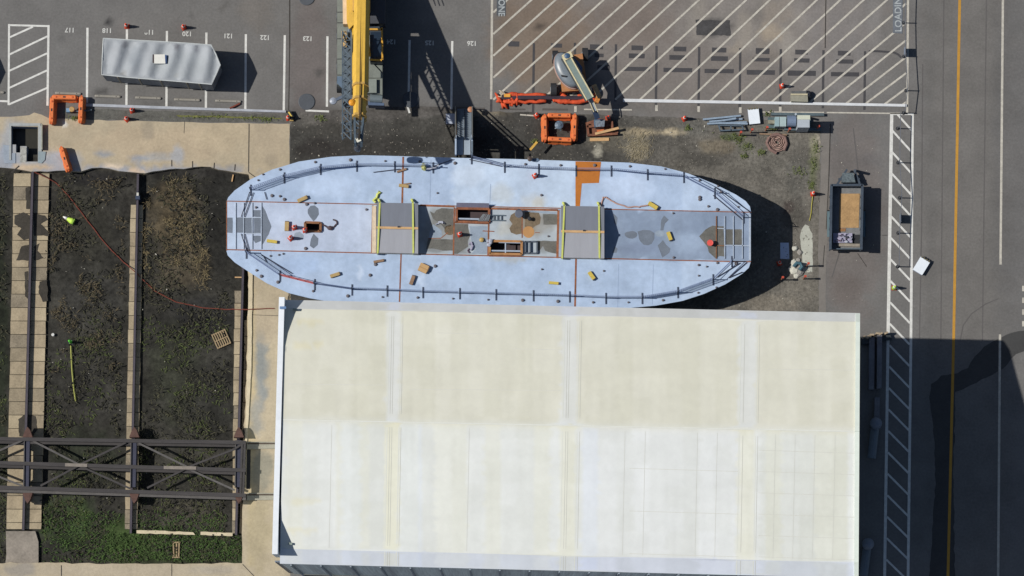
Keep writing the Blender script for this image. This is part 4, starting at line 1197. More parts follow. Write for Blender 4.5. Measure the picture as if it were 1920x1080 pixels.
part(fc, 'cone_collar', MB().tube([A.lerp(B_, .02), A.lerp(B_, .4)], [.045, .135], 10), WBAND, True)
part(fc, 'cone_base', MB().beam(A.lerp(B_, .97), A.lerp(B_, 1.04), .4, .4), M('lime_dark', C(130, 170, 60), .6, .1, 4))
br = thing('ring_marker', 'red ring-shaped bucket on the damp patch at the right end of the barge', 'bucket', P(1331, 456, ZD))
c_ = P(1331, 457, ZD + .01)
part(br, 'bucket_body', MB().lathe(c_, [(.13, 0), (.2, .42), (.17, .42), (.11, .05)], 14), M('bucket_red', C(204, 62, 58), .5, .1, 4))
part(br, 'bucket_rim', MB().lathe(c_, [(.2, .40), (.22, .42), (.2, .44), (.17, .43)], 14), M('bucket_rim', C(230, 90, 80), .5, .1, 4))

BAR = M('barrier_orange', C(224, 118, 62), .65, .2, 3)
BARD = M('barrier_deep_orange', C(206, 92, 46), .65, .22, 4)
def make_barrier(label):
    t = thing('water_barrier', label, 'barrier', (0, 0, 0), 'orange plastic water barriers')
    h, l = .82, 1.78
    pr = [(-.25, 0), (.25, 0), (.25, .12), (.17, .3), (.16, .76), (.11, h), (-.11, h), (-.16, .76), (-.17, .3), (-.25, .12)]
    def ring(x, k=1.0, dz=0): return [(x, a * k, max(0, b - dz) if b > .3 else b) for a, b in pr]
    b = MB()
    b.loft([ring(-l / 2, .8, .06), ring(-l / 2 + .08), ring(-.12), ring(-.10, .94), ring(.10, .94), ring(.12), ring(l / 2 - .08), ring(l / 2, .8, .06)])
    part(t, 'barrier_body', b, BAR)
    part(t, 'lift_slot', MB().box((0, 0, h - .005), (.2, .1, .03)), BLK)
    for s_ in (-1, 1):
        part(t, 'fill_cap', MB().lathe((s_ * .6, 0, h - .01), [(.07, 0), (.07, .04), (.03, .05)], 10), BARD)
        part(t, 'hinge_knuckle', MB().lathe((s_ * (l / 2 + .03), 0, 0), [(.07, .1), (.07, .7)], 8), BARD)
        part(t, 'forklift_skid', MB().box((s_ * .4, 0, .05), (.3, .54, .1)), BARD)
    return t
bar = make_barrier('orange barrier forming the left side of the closed barrier square')
def at(px, py): return P(px, py, .4).xy.to_3d()
bar.location = at(1021.5, 241)
bar.rotation_euler = (0, 0, R(91))
for x, y, a, lab, sc in ((1077, 240, 88, 'orange barrier forming the right side of the closed barrier square', 1), (1049, 218, -1, 'orange barrier forming the top side of the closed barrier square', .92), (1050, 263, -3, 'orange barrier forming the bottom side of the closed barrier square', .95),
                         (98.5, 208, 89, 'orange barrier on the left of the open group by the concrete vault', 1), (153, 206, 89, 'orange barrier on the right of the open group by the concrete vault', 1), (122, 184, -1, 'orange barrier across the top of the open group by the vault', .95), (122.5, 299, 108, 'lone orange barrier lying askew at the pit edge below the vault', .95)):
    dup(bar, at(x, y), R(a), lab, (sc, 1, 1))
STOPM = M('stop_concrete', C(150, 144, 134), .9, .14, 3)
def make_stop(label):
    t = thing('wheel_stop', label, 'wheel stop', (0, 0, 0), 'concrete wheel stops')
    l = 1.8
    pr = [(-.1, 0), (.1, 0), (.09, .09), (.05, .14), (-.05, .14), (-.09, .09)]
    m_ = MB().loft([[(x * 1.0, a * (.8 if abs(x) > .85 else 1), b * (.8 if abs(x) > .85 else 1)) for a, b in pr] for x in (-l / 2, -l / 2 + .08, l / 2 - .08, l / 2)])
    part(t, 'stop_block', m_, STOPM)
    for s_ in (-.6, .6):
        part(t, 'anchor_pin', MB().lathe((s_, 0, .13), [(.03, 0), (.03, .025)], 8), BLK)
    return t
ws = make_stop('concrete wheel stop under stall 118, nearest the barriers')
ws.location = P(202, 181, .004)
ws.rotation_euler = (0, 0, R(-2))
for x, y, lab in ((278, 184, 'concrete wheel stop below the tarped boat, in the stall of number 119'), (351, 187.5, 'concrete wheel stop below the right half of the tarped boat'), (428, 190, 'concrete wheel stop in the stall of the boat shadow, near the rusty bar'), (128, 175.5, 'concrete wheel stop just above the open group of barriers'), (-16, 173, 'concrete wheel stop cut off by the left edge of the photo')):
    dup(ws, P(x, y, .004), R(-2), lab)
rb = MB().tube([P(431, 203, .14), P(440, 199, .14), P(450, 194, .1)], .07, 6)
single('rusty_bar', 'short red-brown iron bar lying across the kerb', 'bar', rb, M('iron_red', C(128, 66, 50), .8, .2, 5))
jk = thing('jack_stand', 'black and yellow striped jack at the right end of the kerb', 'jack', P(545, 219, 0))
part(jk, 'jack_arm', MB().beam(P(541, 209, .25), P(549, 223, .25), .26, .3), BLK)
part(jk, 'jack_stripe', MB().beam(P(541, 210, .42), P(547, 219, .42), .10, .05), M('stripe_yellow', C(220, 190, 90), .6, .1, 5))
part(jk, 'jack_foot', MB().pprism([(543, 222), (550, 222), (550, 227), (543, 227)], .2, .01), M('foot_tan', C(170, 140, 80), .7, .2, 6))

# ================================================================ PIT: RAILS, CRADLE AND LOOSE THINGS
SLAB = M('slab_concrete', C(164, 148, 122), .9, .2, 1.1, bump=.3)
RAIL = M('rail_iron', C(58, 52, 58), .6, .2, 2)
SLABS = [SLAB, SLAB, SLAB, M('slab_dull', C(150, 136, 113), .9, .22, 1.4, bump=.3), M('slab_stained', C(138, 126, 107), .9, .3, 1.6, bump=.3), M('slab_bright', C(176, 160, 132), .9, .18, 1.4, bump=.3)]
def slab_row(t, xl0, xr0, xl1, xr1, y0, y1, dy, z1):
    y = y0
    while y < y1 - 3:
        ye = min(y + dy - .9, y1)
        f = lambda yy: ((yy - y0) / (y1 - y0))
        a, b = xl0 + (xl1 - xl0) * f(y), xr0 + (xr1 - xr0) * f(y)
        c, d_ = xl0 + (xl1 - xl0) * f(ye), xr0 + (xr1 - xr0) * f(ye)
        j = lambda: random.uniform(-.7, .7)
        part(t, 'concrete_block', MB().pprism([(a + j(), y), (b + j(), y + .3), (d_ + j(), ye), (c + j(), ye)], z1 + random.uniform(-.012, .012), PITZ - .05), random.choice(SLABS))
        y += dy
def rail_part(t, x0, y0, x1, y1, z, w=.16):
    part(t, 'rail_web', MB().beam(P(x0, y0, z + .12), P(x1, y1, z + .12), .09, .26), RAIL)
    part(t, 'rail_head', MB().beam(P(x0, y0, z + .28), P(x1, y1, z + .28), w, .09), M('rail_head', C(72, 66, 74), .45, .2, 3))
    part(t, 'rail_foot', MB().beam(P(x0, y0, z + .01), P(x1, y1, z + .01), w * 1.7, .04), RAIL)
ZSL = PITZ + .2
r1 = thing('slipway_rail', 'leftmost slipway rail on a wide double row of tan concrete blocks', 'rail', P(52, 660, PITZ), 'slipway rails in the pit')
slab_row(r1, 26, 57, 12, 44, 325, 992, 25.2, ZSL)
slab_row(r1, 61, 92, 45, 77, 325, 992, 25.2, ZSL - .01)
rail_part(r1, 61.5, 322, 44, 994, ZSL, .13)
part(r1, 'end_pad', MB().pprism([(11, 996), (66, 996), (72, 1016), (72, 1074), (8, 1074), (12, 1040)], ZSL + .02, PITZ - .05), M('pad_grey', C(146, 136, 124), .9, .2, 1.0))
r2 = thing('slipway_rail', 'middle slipway rail on one narrow row of blocks', 'rail', P(252, 660, PITZ), 'slipway rails in the pit')
slab_row(r2, 245, 268, 234, 257, 384, 992, 26, ZSL)
rail_part(r2, 259, 326, 245.5, 1000, ZSL, .12)
r3 = thing('slipway_rail', 'right slipway rail running out from under the barge bow', 'rail', P(452, 760, PITZ), 'slipway rails in the pit')
slab_row(r3, 440, 456, 435, 446, 545, 1000, 24, ZSL)
slab_row(r3, 459, 466, 449, 457, 600, 1000, 31, ZSL - .03)
rail_part(r3, 457, 470, 443, 1003, ZSL, .12)
EDGE = M('pit_edge_stone', C(204, 188, 158), .9, .12, 2)
es = MB().pprism(rough([(466, 505), (474, 505), (471, 700), (463, 830), (459, 830), (463, 700)], 12, .5), .10, PITZ)
struct('pit_kerb', es, EDGE)
wl2 = MB().pprism(rough([(256, 994), (300, 995), (362, 998), (366, 1003), (300, 1001), (256, 1000)], 8, .6), PITZ + .22, PITZ - .05)
struct('pit_sill', wl2, EDGE)
wl3 = MB().pprism(rough([(376, 997), (436, 999), (436, 1005), (376, 1003)], 8, .6), PITZ + .2, PITZ - .05)
struct('pit_sill', wl3, EDGE)
# dirt washed over the blocks of the left rail
SP = M('washed_soil', C(66, 61, 54), .95, .3, 2)
for pts in ([(27, 404), (44, 398), (56, 405), (57, 446), (44, 450), (32, 440), (40, 428), (27, 420)], [(63, 400), (84, 404), (90, 412), (76, 420), (91, 436), (92, 442), (64, 442)], [(48, 352), (56, 350), (57, 392), (49, 392)], [(40, 462), (56, 458), (56, 488), (30, 488), (36, 474)], [(64, 462), (74, 456), (70, 470), (82, 484), (64, 488)], [(74, 528), (88, 524), (90, 564), (80, 566), (72, 548)], [(34, 786), (48, 776), (66, 780), (70, 806), (60, 822), (36, 818)], [(46, 510), (52, 508), (52, 560), (47, 556)]):
    part(r1, 'soil_patch', MB().psheet(rough(pts, 5, 1.0), ZSL + .02), SP)
# cradle
CRD = M('cradle_iron', C(60, 56, 56), .65, .25, 1.5, stretch=(.4, 3, 3))
CRL = M('cradle_worn', C(88, 84, 82), .65, .2, 2)
ZC = .95
cradle = thing('slipway_cradle', 'dark iron lattice cradle straddling the three pit rails', 'cradle', P(250, 875, PITZ))
for ya, yb in ((823, 830), (868, 882), (914, 929)):
    part(cradle, 'cross_beam', MB().beam(P(-120, ya - (yb - ya) * .26, ZC), P(461, yb, ZC), .25, .3), CRD)
    part(cradle, 'beam_flange', MB().beam(P(-120, ya - (yb - ya) * .26 + 4, ZC - .18), P(461, yb + 4, ZC - .18), .34, .04), CRL if ya > 900 else CRD)
for x0, y0, x1, y1, l_ in ((62, 827, 148, 871, 1), (148, 873, 244, 916, 0), (236, 830, 150, 871, 0), (148, 873, 76, 911, 0), (260, 831, 350, 875, 1), (350, 878, 440, 919, 1), (443, 841, 352, 876, 0), (350, 878, 276, 915, 0), (42, 826, -60, 871, 1), (-60, 871, 42, 911, 1)):
    part(cradle, 'diagonal_brace', MB().beam(P(x0, y0, ZC - .05), P(x1, y1, ZC - .05), .13, .12), CRL if l_ else CRD)
for x, y, w_ in ((148, 872, 26), (345, 877, 38)):
    part(cradle, 'gusset_plate', MB().pprism([(x - w_, y - 3.5), (x + w_ * .6, y - 2.5), (x + w_ * .6, y + 3.5), (x - w_, y + 2.5)], ZC + .2, ZC + .175), M('gusset_grey', C(132, 122, 112), .6, .2, 3))
for x in (52, 252, 448):
    k = (x - 250) * .0001
    part(cradle, 'bogie_frame', MB().beam(P(x, 826, .55), P(x - 2, 914, .55), .36, .55), M('bogie_navy', C(52, 54, 72), .6, .2, 3))
    part(cradle, 'bogie_side', MB().beam(P(x - 6, 826, .78), P(x - 7, 914, .78), .06, .3), CRL)
    for y, dy in ((820, -1), (924, 1)):
        tri = [(x - 10, y), (x + 9, y), (x + 4, y + dy * 14), (x - 1, y + dy * 20), (x - 5, y + dy * 13)]
        part(cradle, 'end_bracket', MB().pprism(tri, ZC - .1, .15), M('bracket_rusty', C(92, 66, 58), .8, .3, 3))
    for y in (818, 838, 905, 935):
        c_ = P(x - 1, y, ZSL + .5)
        part(cradle, 'flanged_wheel', MB().tube([c_ - Vector((.1, 0, 0)), c_ + Vector((.1, 0, 0))], .26, 14), RAIL)
for x in (454, 459):
    part(cradle, 'end_post', MB().beam(P(x, 833, ZC - .02), P(x - 3, 926, ZC - .02), .14, .26), CRD)
part(cradle, 'end_brace', MB().beam(P(458, 830, ZC), P(440, 842, ZC), .14, .16), CRD)
for ya, lab in ((833, 'upper pale concrete beam between the pit cradle and the shed'), (929, 'lower pale concrete beam between the pit cradle and the shed')):
    cb = MB().pprism([(463, ya - 5), (520, ya - 5), (520, ya + 8), (463, ya + 9)], .16, .002)
    t = thing('concrete_beam', lab, 'beam', P(490, ya, 0), 'concrete beams beside the shed')
    part(t, 'beam_body', cb, M('beam_concrete', C(158, 152, 136), .9, .15, 2))
    part(t, 'beam_groove', MB().pprism([(464, ya - 3), (519, ya - 3), (519, ya), (464, ya)], .17, .158), M('groove_dark', C(84, 74, 64), .9, .2, 3))
sl = MB().psheet([(463, 843), (470, 843), (469, 917), (462, 917)], .012)
struct('floor_slot', sl, M('slot_dark', C(46, 46, 48), .9, .2, 2))
# loose things in the pit
pal = thing('wooden_pallet', 'weathered wooden pallet lying askew near the right pit rail', 'pallet', P(415, 636, PITZ))
PALM = M('pallet_wood', C(158, 136, 104), .85, .25, 4)
def prot(u, v, z):
    a = R(24)
    o = P(415, 636, PITZ)
    return Vector((o.x + u * math.cos(a) - v * math.sin(a), o.y + u * math.sin(a) + v * math.cos(a), PITZ + z))
for v in (-.5, 0, .5):
    part(pal, 'bearer', MB().beam(prot(-.5, v, .09), prot(.5, v, .09), .09, .1), PALM)
for k in range(7):
    u = -.48 + k * .16
    part(pal, 'deck_board', MB().beam(prot(u, -.55, .155), prot(u, .55, .155), .07, .025), PALM)
wf = MB()
t = thing('timber_grate', 'small weathered timber grate lying on the bright grass of the pit', 'grate', P(330, 1031, PITZ))
for a, b in (((325, 1017), (326, 1045)), ((336, 1017), (335, 1045)), ((323, 1017), (338, 1017)), ((323, 1045), (337, 1045)), ((331, 1019), (331, 1044))):
    part(t, 'frame_slat', MB().beam(P(*a, PITZ + .12), P(*b, PITZ + .12), .09, .1), PALM)
hs = [(64, 322, .05), (82, 330, -.05), (104, 342, PITZ + .08), (130, 368, PITZ + .08), (165, 415, PITZ + .08), (200, 460, PITZ + .08), (232, 492, PITZ + .1), (252, 508, ZSL + .36), (266, 522, PITZ + .1), (290, 545, PITZ + .08), (330, 566, PITZ + .08), (380, 577, PITZ + .08), (425, 580, PITZ + .08), (441, 580, ZSL + .05), (456, 580, ZSL + .36), (466, 580, .14), (500, 579, .03), (522, 578, .03)]
hp = []
for a, b in zip(hs, hs[1:]):
    for k in range(3):
        t_ = k / 3
        hp.append(P(a[0] + (b[0] - a[0]) * t_ + random.uniform(-.6, .6), a[1] + (b[1] - a[1]) * t_ + random.uniform(-.5, .5), a[2] + (b[2] - a[2]) * t_))
single('air_hose', 'long red-brown hose snaking across the pit to the shed', 'hose', MB().tube(hp, .036, 5), M('hose_red', C(120, 60, 46), .7, .25, 6))
bk_ = thing('rail_clamp', 'pale-topped rail clamp on the middle pit rail', 'clamp', P(258, 366, PITZ))
part(bk_, 'clamp_body', MB().pprism([(254, 368), (258, 358), (262, 368), (262, 374), (254, 374)], .35, ZSL - .2), M('clamp_blue', C(50, 62, 84), .5, .2, 4))
part(bk_, 'clamp_top', MB().pprism([(256, 361), (260, 361), (260, 367), (256, 367)], .40, .35), M('clamp_pale', C(200, 196, 184), .5, .2, 6))
for (x, y, a, lab) in ((436, 334, 80, 'short tan stick standing by the pit corner near the barge bow'), (447, 520, 0, 'small tan stick beside the right pit rail')):
    p_ = P(x, y, PITZ + .1)
    d_ = Vector((math.cos(R(a)) * .25, math.sin(R(a)) * .25, 0))
    single('wood_stick', lab, 'stick', MB().beam(p_ - d_, p_ + d_, .08, .06), TIMB)
single('white_cup', 'crushed white cup on the dark pit floor left of the lime post', 'cup', MB().lathe(P(100, 628, PITZ + .04), [(.06, 0), (.12, .16), (.09, .2)], 10), WHITE)
# ================================================================ BOOM LIFT
lift = thing('boom_lift', 'grey articulated boom lift with a rounded counterweight on the hatched zone', 'boom lift', P(1075, 150, 0))
LG = M('lift_grey', C(118, 126, 133), .35, .12, 1.5)
LGG = M('lift_grey_green', C(126, 140, 134), .5, .12, 2)
LCR = M('lift_cream', C(214, 200, 160), .5, .15, 4)
part(lift, 'chassis', MB().pprism([(1046, 108), (1092, 100), (1102, 168), (1054, 172)], 1.0, .45), M('chassis_orange', C(176, 120, 76), .7, .25, 3))
for x, y in ((1041, 107), (1097, 102), (1038, 168), (1104, 172)):
    c_ = P(x, y, .45)
    wh = part(lift, 'wheel', MB().tube([c_ - Vector((.2, 0, 0)), c_ + Vector((.2, 0, 0))], .46, 18), BLK)
    part(wh, 'hub', MB().tube([c_ - Vector((.22, 0, 0)), c_ + Vector((.22, 0, 0))], .2, 10), STEEL)
cw = MB()
cc = P(1064, 134, 1.0)
for zz, k in ((0, 0),):
    cw.lathe((cc.x, cc.y, .7), [(.9, 0), (1.02, .2), (1.04, .8), (1.0, 1.02), (.86, 1.14), (.45, 1.19), (.02, 1.2)], 28, .74, 1.3, R(28))
part(lift, 'counterweight', cw, LG, True)
rm = MB().lathe((cc.x, cc.y, .7), [(1.03, .1), (1.09, .2), (1.09, .5), (1.04, .55)], 28, .74, 1.3, R(28))
part(lift, 'counterweight_reflection', rm, M('reflected_pink', C(176, 142, 130), .5, .12, 3), True)  # pink band paints a reflection round the edge of the grey counterweight
part(lift, 'engine_hood', MB().pprism([(1068, 105), (1078, 108), (1092, 126), (1091, 142), (1080, 130)], 1.95, .9), M('hood_navy', C(76, 92, 124), .4, .15, 2))
part(lift, 'vent_slot', MB().pprism([(1052, 140), (1062, 142), (1061, 144.5), (1053, 143)], 2.0, 1.7), BLK)
e0, e1 = P(1061, 106, 2.55), P(1106, 186, 2.5)
part(lift, 'main_boom', MB().beam(e0, e1, .42, .46), LGG)
sd_ = (e1 - e0).normalized().cross(Vector((0, 0, 1)))
for k in (-1, 1):
    part(lift, 'boom_edge', MB().beam(e0 + sd_ * .25 * k + Vector((0, 0, .22)), e1 + sd_ * .25 * k + Vector((0, 0, .22)), .09, .07), LCR)
    part(lift, 'boom_hose', MB().tube([e0 + sd_ * .36 * k + Vector((0, 0, .1)), e0.lerp(e1, .5) + sd_ * .34 * k + Vector((0, 0, .16)), e1 + sd_ * .32 * k], .05, 6), M('hose_dark', C(70, 76, 80), .6, .2, 4))
part(lift, 'boom_pivot', MB().beam(P(1056, 110, 2.6), P(1072, 102, 2.6), .45, .5), LCR)
part(lift, 'pivot_cap', MB().lathe(P(1063, 105, 2.8), [(.2, 0), (.2, .1), (.05, .14)], 10), M('cap_blue', C(70, 96, 124), .4, .1, 4))
part(lift, 'fly_boom', MB().beam(P(1098, 166, 2.2), P(1116, 208, 1.7), .36, .3, .26, .24), STEEL)
for k in (-.14, .14):
    part(lift, 'fly_rail', MB().beam(P(1100, 168, 2.4) + Vector((k, 0, 0)), P(1117, 210, 1.9) + Vector((k, 0, 0)), .06, .05), LCR)
part(lift, 'jib_link', MB().beam(P(1114, 204, 1.7), P(1120, 222, 1.3), .34, .26), M('link_navy', C(56, 70, 94), .5, .15, 3))
# wrecked-looking platform control and its tan bracket
part(lift, 'lift_bracket', MB().beam(P(1114, 160, 1.4), P(1124, 182, .9), .3, .3), M('bracket_tan', C(190, 160, 120), .7, .35, 6))
part(lift, 'tool_tray', MB().pprism([(1118, 180), (1126, 183), (1122, 193), (1114, 190)], .8, .4), M('tray_mixed', C(200, 130, 60), .7, .4, 8))
# orange hose bundle
bun = thing('spill_boom', 'long orange fabric spill boom laid along a dark pipe under the boom lift', 'spill boom', P(1020, 184, 0))
OF = M('fabric_orange', C(214, 82, 44), .75, .3, 3, bump=.5)
part(bun, 'core_pipe', MB().tube([P(940, 183, .3), P(1010, 183, .32), P(1080, 184, .3), P(1116, 184, .28)], .17, 8), M('pipe_shade_plum', C(62, 52, 62), .6, .2, 3))  # dark pipe, its purple taken from the shadow line between the tubes
def wob(pts, n=4, j=.05):
    o = []
    for a, b in zip(pts, pts[1:]):
        for k in range(n):
            o.append(Vector(a).lerp(Vector(b), k / n) + Vector((random.uniform(-j, j), random.uniform(-j, j), random.uniform(-j, j) * .5)))
    return o + [Vector(pts[-1])]
for pts, r_ in (([(948, 178), (985, 178), (1024, 179)], .16), ([(944, 190), (985, 191), (1024, 190)], .12), ([(1036, 188), (1060, 191), (1090, 190), (1117, 187)], .16), ([(1050, 176), (1060, 182), (1068, 189)], .13), ([(1084, 180), (1100, 179), (1116, 179)], .1)):
    p_ = wob(PP(pts, .3), 6)
    part(bun, 'fabric_sleeve', MB().tube(p_, [r_ * random.uniform(.8, 1.25) for _ in p_], 8), OF, True)
for i in range(16):
    x, y = random.uniform(934, 974), random.uniform(184, 197)
    if x > 960 and y > 193: y -= 5
    p_ = P(x, y, random.uniform(.1, .35))
    a = random.uniform(0, PI)
    d_ = Vector((math.cos(a), math.sin(a), random.uniform(-.2, .3))) * random.uniform(.2, .42)
    part(bun, 'fabric_fold', MB().tube([p_ - d_, p_, p_ + d_ + Vector((0, .1, 0))], [.05, random.uniform(.12, .2), .05], 7), OF, True)
part(bun, 'yellow_tag', MB().pprism([(945, 176), (957, 176), (957, 182), (945, 182)], .55, .48), M('tag_yellow', C(226, 160, 62), .6, .15, 5))
part(bun, 'rope_tangle', MB().tube(wob(PP([(936, 182), (942, 176), (938, 172), (946, 174)], .4), 4, .1), .05, 5), M('rope_pale', C(206, 188, 160), .8, .2, 6))
# rusty skid under the lift end
sk_ = thing('rusty_skid', 'rusty steel skid with a blue winch and a timber plank across it', 'skid', P(1130, 242, 0))
RS = M('skid_rust', C(132, 84, 62), .85, .3, 3, alt=C(84, 56, 46))
part(sk_, 'base_plate', MB().pprism([(1098, 230), (1122, 222), (1146, 224), (1148, 240), (1160, 242), (1158, 254), (1102, 256)], .18, .004), RS)
for pts in (((1100, 238), (1145, 235)), ((1102, 254), (1158, 251)), ((1147, 228), (1148, 243)), ((1101, 232), (1103, 254))):
    part(sk_, 'frame_beam', MB().beam(P(*pts[0], .3), P(*pts[1], .3), .16, .24), RS)
part(sk_, 'winch_drum', MB().tube([P(1114, 232, .62), P(1132, 231, .62)], .3, 12), M('winch_blue', C(94, 118, 140), .5, .3, 7))
part(sk_, 'winch_block', MB().pprism([(1116, 226), (1134, 225), (1133, 237), (1117, 238)], .95, .2), M('block_mixed', C(120, 130, 140), .6, .45, 9, alt=C(60, 60, 66)))
part(sk_, 'orange_bracket', MB().pprism([(1119, 244), (1133, 242), (1130, 248), (1120, 249)], .4, .15), M('bracket_orange', C(206, 110, 60), .7, .25, 6))
single('timber_plank', 'pale timber plank lying across the rusty skid', 'plank', MB().beam(P(1116, 251, .5), P(1160, 240, .55), .17, .07), TIMB)
single('timber_plank', 'pale weathered plank lying in the dirt below the rusty skid', 'plank', MB().beam(P(1106, 262, .06), P(1142, 261, .06), .22, .06), TIMB)
dv = MB().lathe(P(1048, 238, 0), [(.05, .0), (.16, .05), (.18, .5), (.3, .55), (.3, .75), (.1, .85)], 12)
t = thing('hydrant_pump', 'small blue-grey pump standing inside the closed barrier square', 'pump', P(1048, 238, 0))
part(t, 'pump_body', dv, M('pump_mixed', C(104, 120, 136), .5, .4, 9, alt=C(48, 52, 62)))
for k in range(4):
    a = k * PI / 2 + .4
    part(t, 'pump_handle', MB().beam(P(1048, 238, .7), P(1048, 238, .6) + Vector((math.cos(a) * .3, math.sin(a) * .3, 0)), .07, .07), LATT)
t = thing('valve_cart', 'blue and tan valve assembly inside the open group of barriers', 'valve', P(130, 205, 0))
part(t, 'valve_body', MB().pprism([(124, 203), (131, 203), (131, 210), (124, 210)], .5, .004), M('valve_blue', C(120, 150, 176), .5, .3, 7))
part(t, 'valve_wheel', MB().lathe(P(135, 205, .45), [(.16, 0), (.2, .04), (.16, .08)], 12), M('valve_tan', C(186, 150, 96), .6, .3, 7))
part(t, 'valve_pipe', MB().tube([P(134, 206, .3), P(146, 209, .3), P(172, 206, .2)], .06, 6), LATT)

# ================================================================ POLES, BINS AND MACHINES BY THE KERB
PO = M('pole_steel', C(150, 166, 182), .4, .2, 5)
for (x0, y0, x1, y1, z), lab in zip(((1318, 224, 1389, 217, .18), (1330, 228, 1392, 223, .1), (1326, 232, 1400, 229, .2), (1352, 231, 1402, 232, .3), (1356, 226, 1380, 222, .34)),
        ('uppermost long steel pole of the loose heap left of the white bin', 'second steel pole of the heap, tucked below the uppermost one', 'longest steel pole in the middle of the heap left of the white bin', 'thick steel pole whose end reaches the foot of the white bin', 'short steel pole lying on top of the heap')):
    m_ = MB().tube([P(x0, y0, z), P(x1, y1, z)], .075, 8)
    single('scaffold_pole', lab, 'pole', m_, PO, group='steel poles left of the white bin')
t = thing('steel_trestle', 'low blue-grey steel trestle lying below the pole heap', 'trestle', P(1372, 238, 0))
for a, b in (((1347, 234), (1351, 246)), ((1390, 234), (1395, 244)), ((1347, 235), (1393, 236)), ((1351, 245), (1394, 243)), ((1370, 235), (1371, 245))):
    part(t, 'trestle_bar', MB().beam(P(*a, .35), P(*b, .35), .09, .09), LATT)
for x, y in ((1348, 236), (1393, 236), (1352, 245), (1394, 243)):
    p_ = P(x, y, .35)
    part(t, 'trestle_leg', MB().beam(p_, (p_.x, p_.y, .01), .06, .06), LATT)
def white_bin(cx_, cy_, a, label):
    o = P(cx_, cy_, 0)
    t = thing('white_bin', label, 'bin', o, 'white lidded bins')
    def q(u, v): 
        c_, s_ = math.cos(a), math.sin(a)
        return Vector((o.x + u * c_ - v * s_, o.y + u * s_ + v * c_, 0))
    part(t, 'bin_body', MB().prism([q(-.36, -.54), q(.36, -.54), q(.36, .54), q(-.36, .54)], .27, .004), M('bin_blue_shade', C(186, 194, 222), .5, .06, 2))  # white body tinted blue, painting in the shade on its sides
    part(t, 'bin_lid', MB().prism([q(-.38, -.56), q(.38, -.56), q(.38, .48), q(-.38, .48)], .33, .27), M('bin_white', C(232, 236, 240), .45, .04, 2))
    for k in range(4):
        part(t, 'hinge_lug', MB().prism([q(-.34 + k * .19, .46), q(-.24 + k * .19, .46), q(-.24 + k * .19, .58), q(-.34 + k * .19, .58)], .37, .22), M('lug_olive', C(108, 100, 74), .6, .3, 6))
    return t
white_bin(1413, 219, R(6), 'white lidded bin beside the heap of steel poles')
white_bin(1727, 499, R(-32), 'white lidded bin standing askew by the lane line on the right')
gen = thing('engine_set', 'teal and grey engine set with a pale square housing, by the kerb', 'generator', P(1490, 228, 0))
part(gen, 'skid_base', MB().pprism([(1440, 220), (1520, 219), (1520, 240), (1440, 240)], .25, .004), M('skid_teal', C(84, 102, 104), .6, .3, 3))
part(gen, 'radiator_box', MB().pprism([(1453, 219), (1461, 219), (1461, 237), (1453, 237)], 1.0, .25), M('radiator_teal', C(146, 168, 170), .5, .1, 3))
part(gen, 'radiator_box', MB().pprism([(1462, 219), (1474, 219), (1474, 237), (1462, 237)], 1.05, .25), M('radiator_pale', C(166, 182, 180), .5, .1, 3))
c0, c1 = P(1476, 227, 1.0), P(1492, 227, 1.0)
part(gen, 'drum', MB().tube([c0, c1], .40, 18), M('drum_blue', C(116, 130, 152), .4, .1, 2), False)
part(gen, 'housing', MB().pprism([(1496, 217), (1518, 217), (1518, 239), (1496, 239)], 2.0, .25), M('housing_pale', C(176, 182, 188), .5, .08, 2))
part(gen, 'housing_roof', MB().pprism([(1495, 216), (1519, 216), (1519, 224), (1495, 224)], 2.05, 2.0), M('housing_cream', C(204, 206, 186), .5, .06, 2))
part(gen, 'exhaust', MB().tube([P(1492, 214, 1.2), P(1492, 214, 1.9)], .08, 8), STEEL)
part(gen, 'drive_shaft', MB().tube([P(1440, 229, .5), P(1453, 229, .5)], .16, 8), M('shaft_tan', C(150, 146, 128), .6, .25, 4))
for (x0, x1, y), lab in zip(((1446, 1545, 214), (1470, 1540, 242)), ('long dark channel beam above the engine set, along the pavement edge', 'short greenish beam tucked under the lower edge of the engine set')):
    single('channel_beam', lab, 'beam', MB().beam(P(x0, y, .2), P(x1, y + 1, .2), .2, .18), M('channel_teal', C(86, 100, 106), .6, .25, 3))
for a, b, z, lab in (((1424, 251), (1475, 253), .15, 'thin rusty bar between the red stakes below the engine set'), ((1478, 244), (1520, 240), .15, 'tan notched bar below the pale engine housing')):
    single('steel_bar', lab, 'bar', MB().beam(P(*a, z), P(*b, z), .1, .08), M('bar_tan', C(150, 124, 100), .8, .35, 6))
coil = thing('hose_coil', 'flat coil of faded pink-brown hose lying in the dirt', 'hose', P(1457, 267, 0))
CO = M('hose_pink', C(164, 134, 122), .75, .22, 5)
pts = []
for k in range(150):
    a = k * .21
    r_ = .10 + .60 * k / 150
    pts.append(P(1457, 266, .1 + .05 * math.sin(k * .9)) + Vector((math.cos(a) * r_, math.sin(a) * r_, 0)))
part(coil, 'coil_turns', MB().tube(pts, .045, 5), CO)
part(coil, 'outer_turn', MB().tube([P(1442, 258, .14), P(1438, 268, .14), P(1444, 280, .14), P(1456, 287, .12)], .12, 7), M('hose_dull', C(132, 104, 96), .75, .25, 5))
part(coil, 'outer_turn', MB().tube([P(1446, 254, .16), P(1460, 252, .16), P(1472, 258, .16), P(1475, 270, .14), P(1470, 282, .12)], .12, 7), M('hose_dull', C(132, 104, 96), .75, .25, 5))
STK = M('stake_red', C(196, 80, 60), .7, .2, 5)
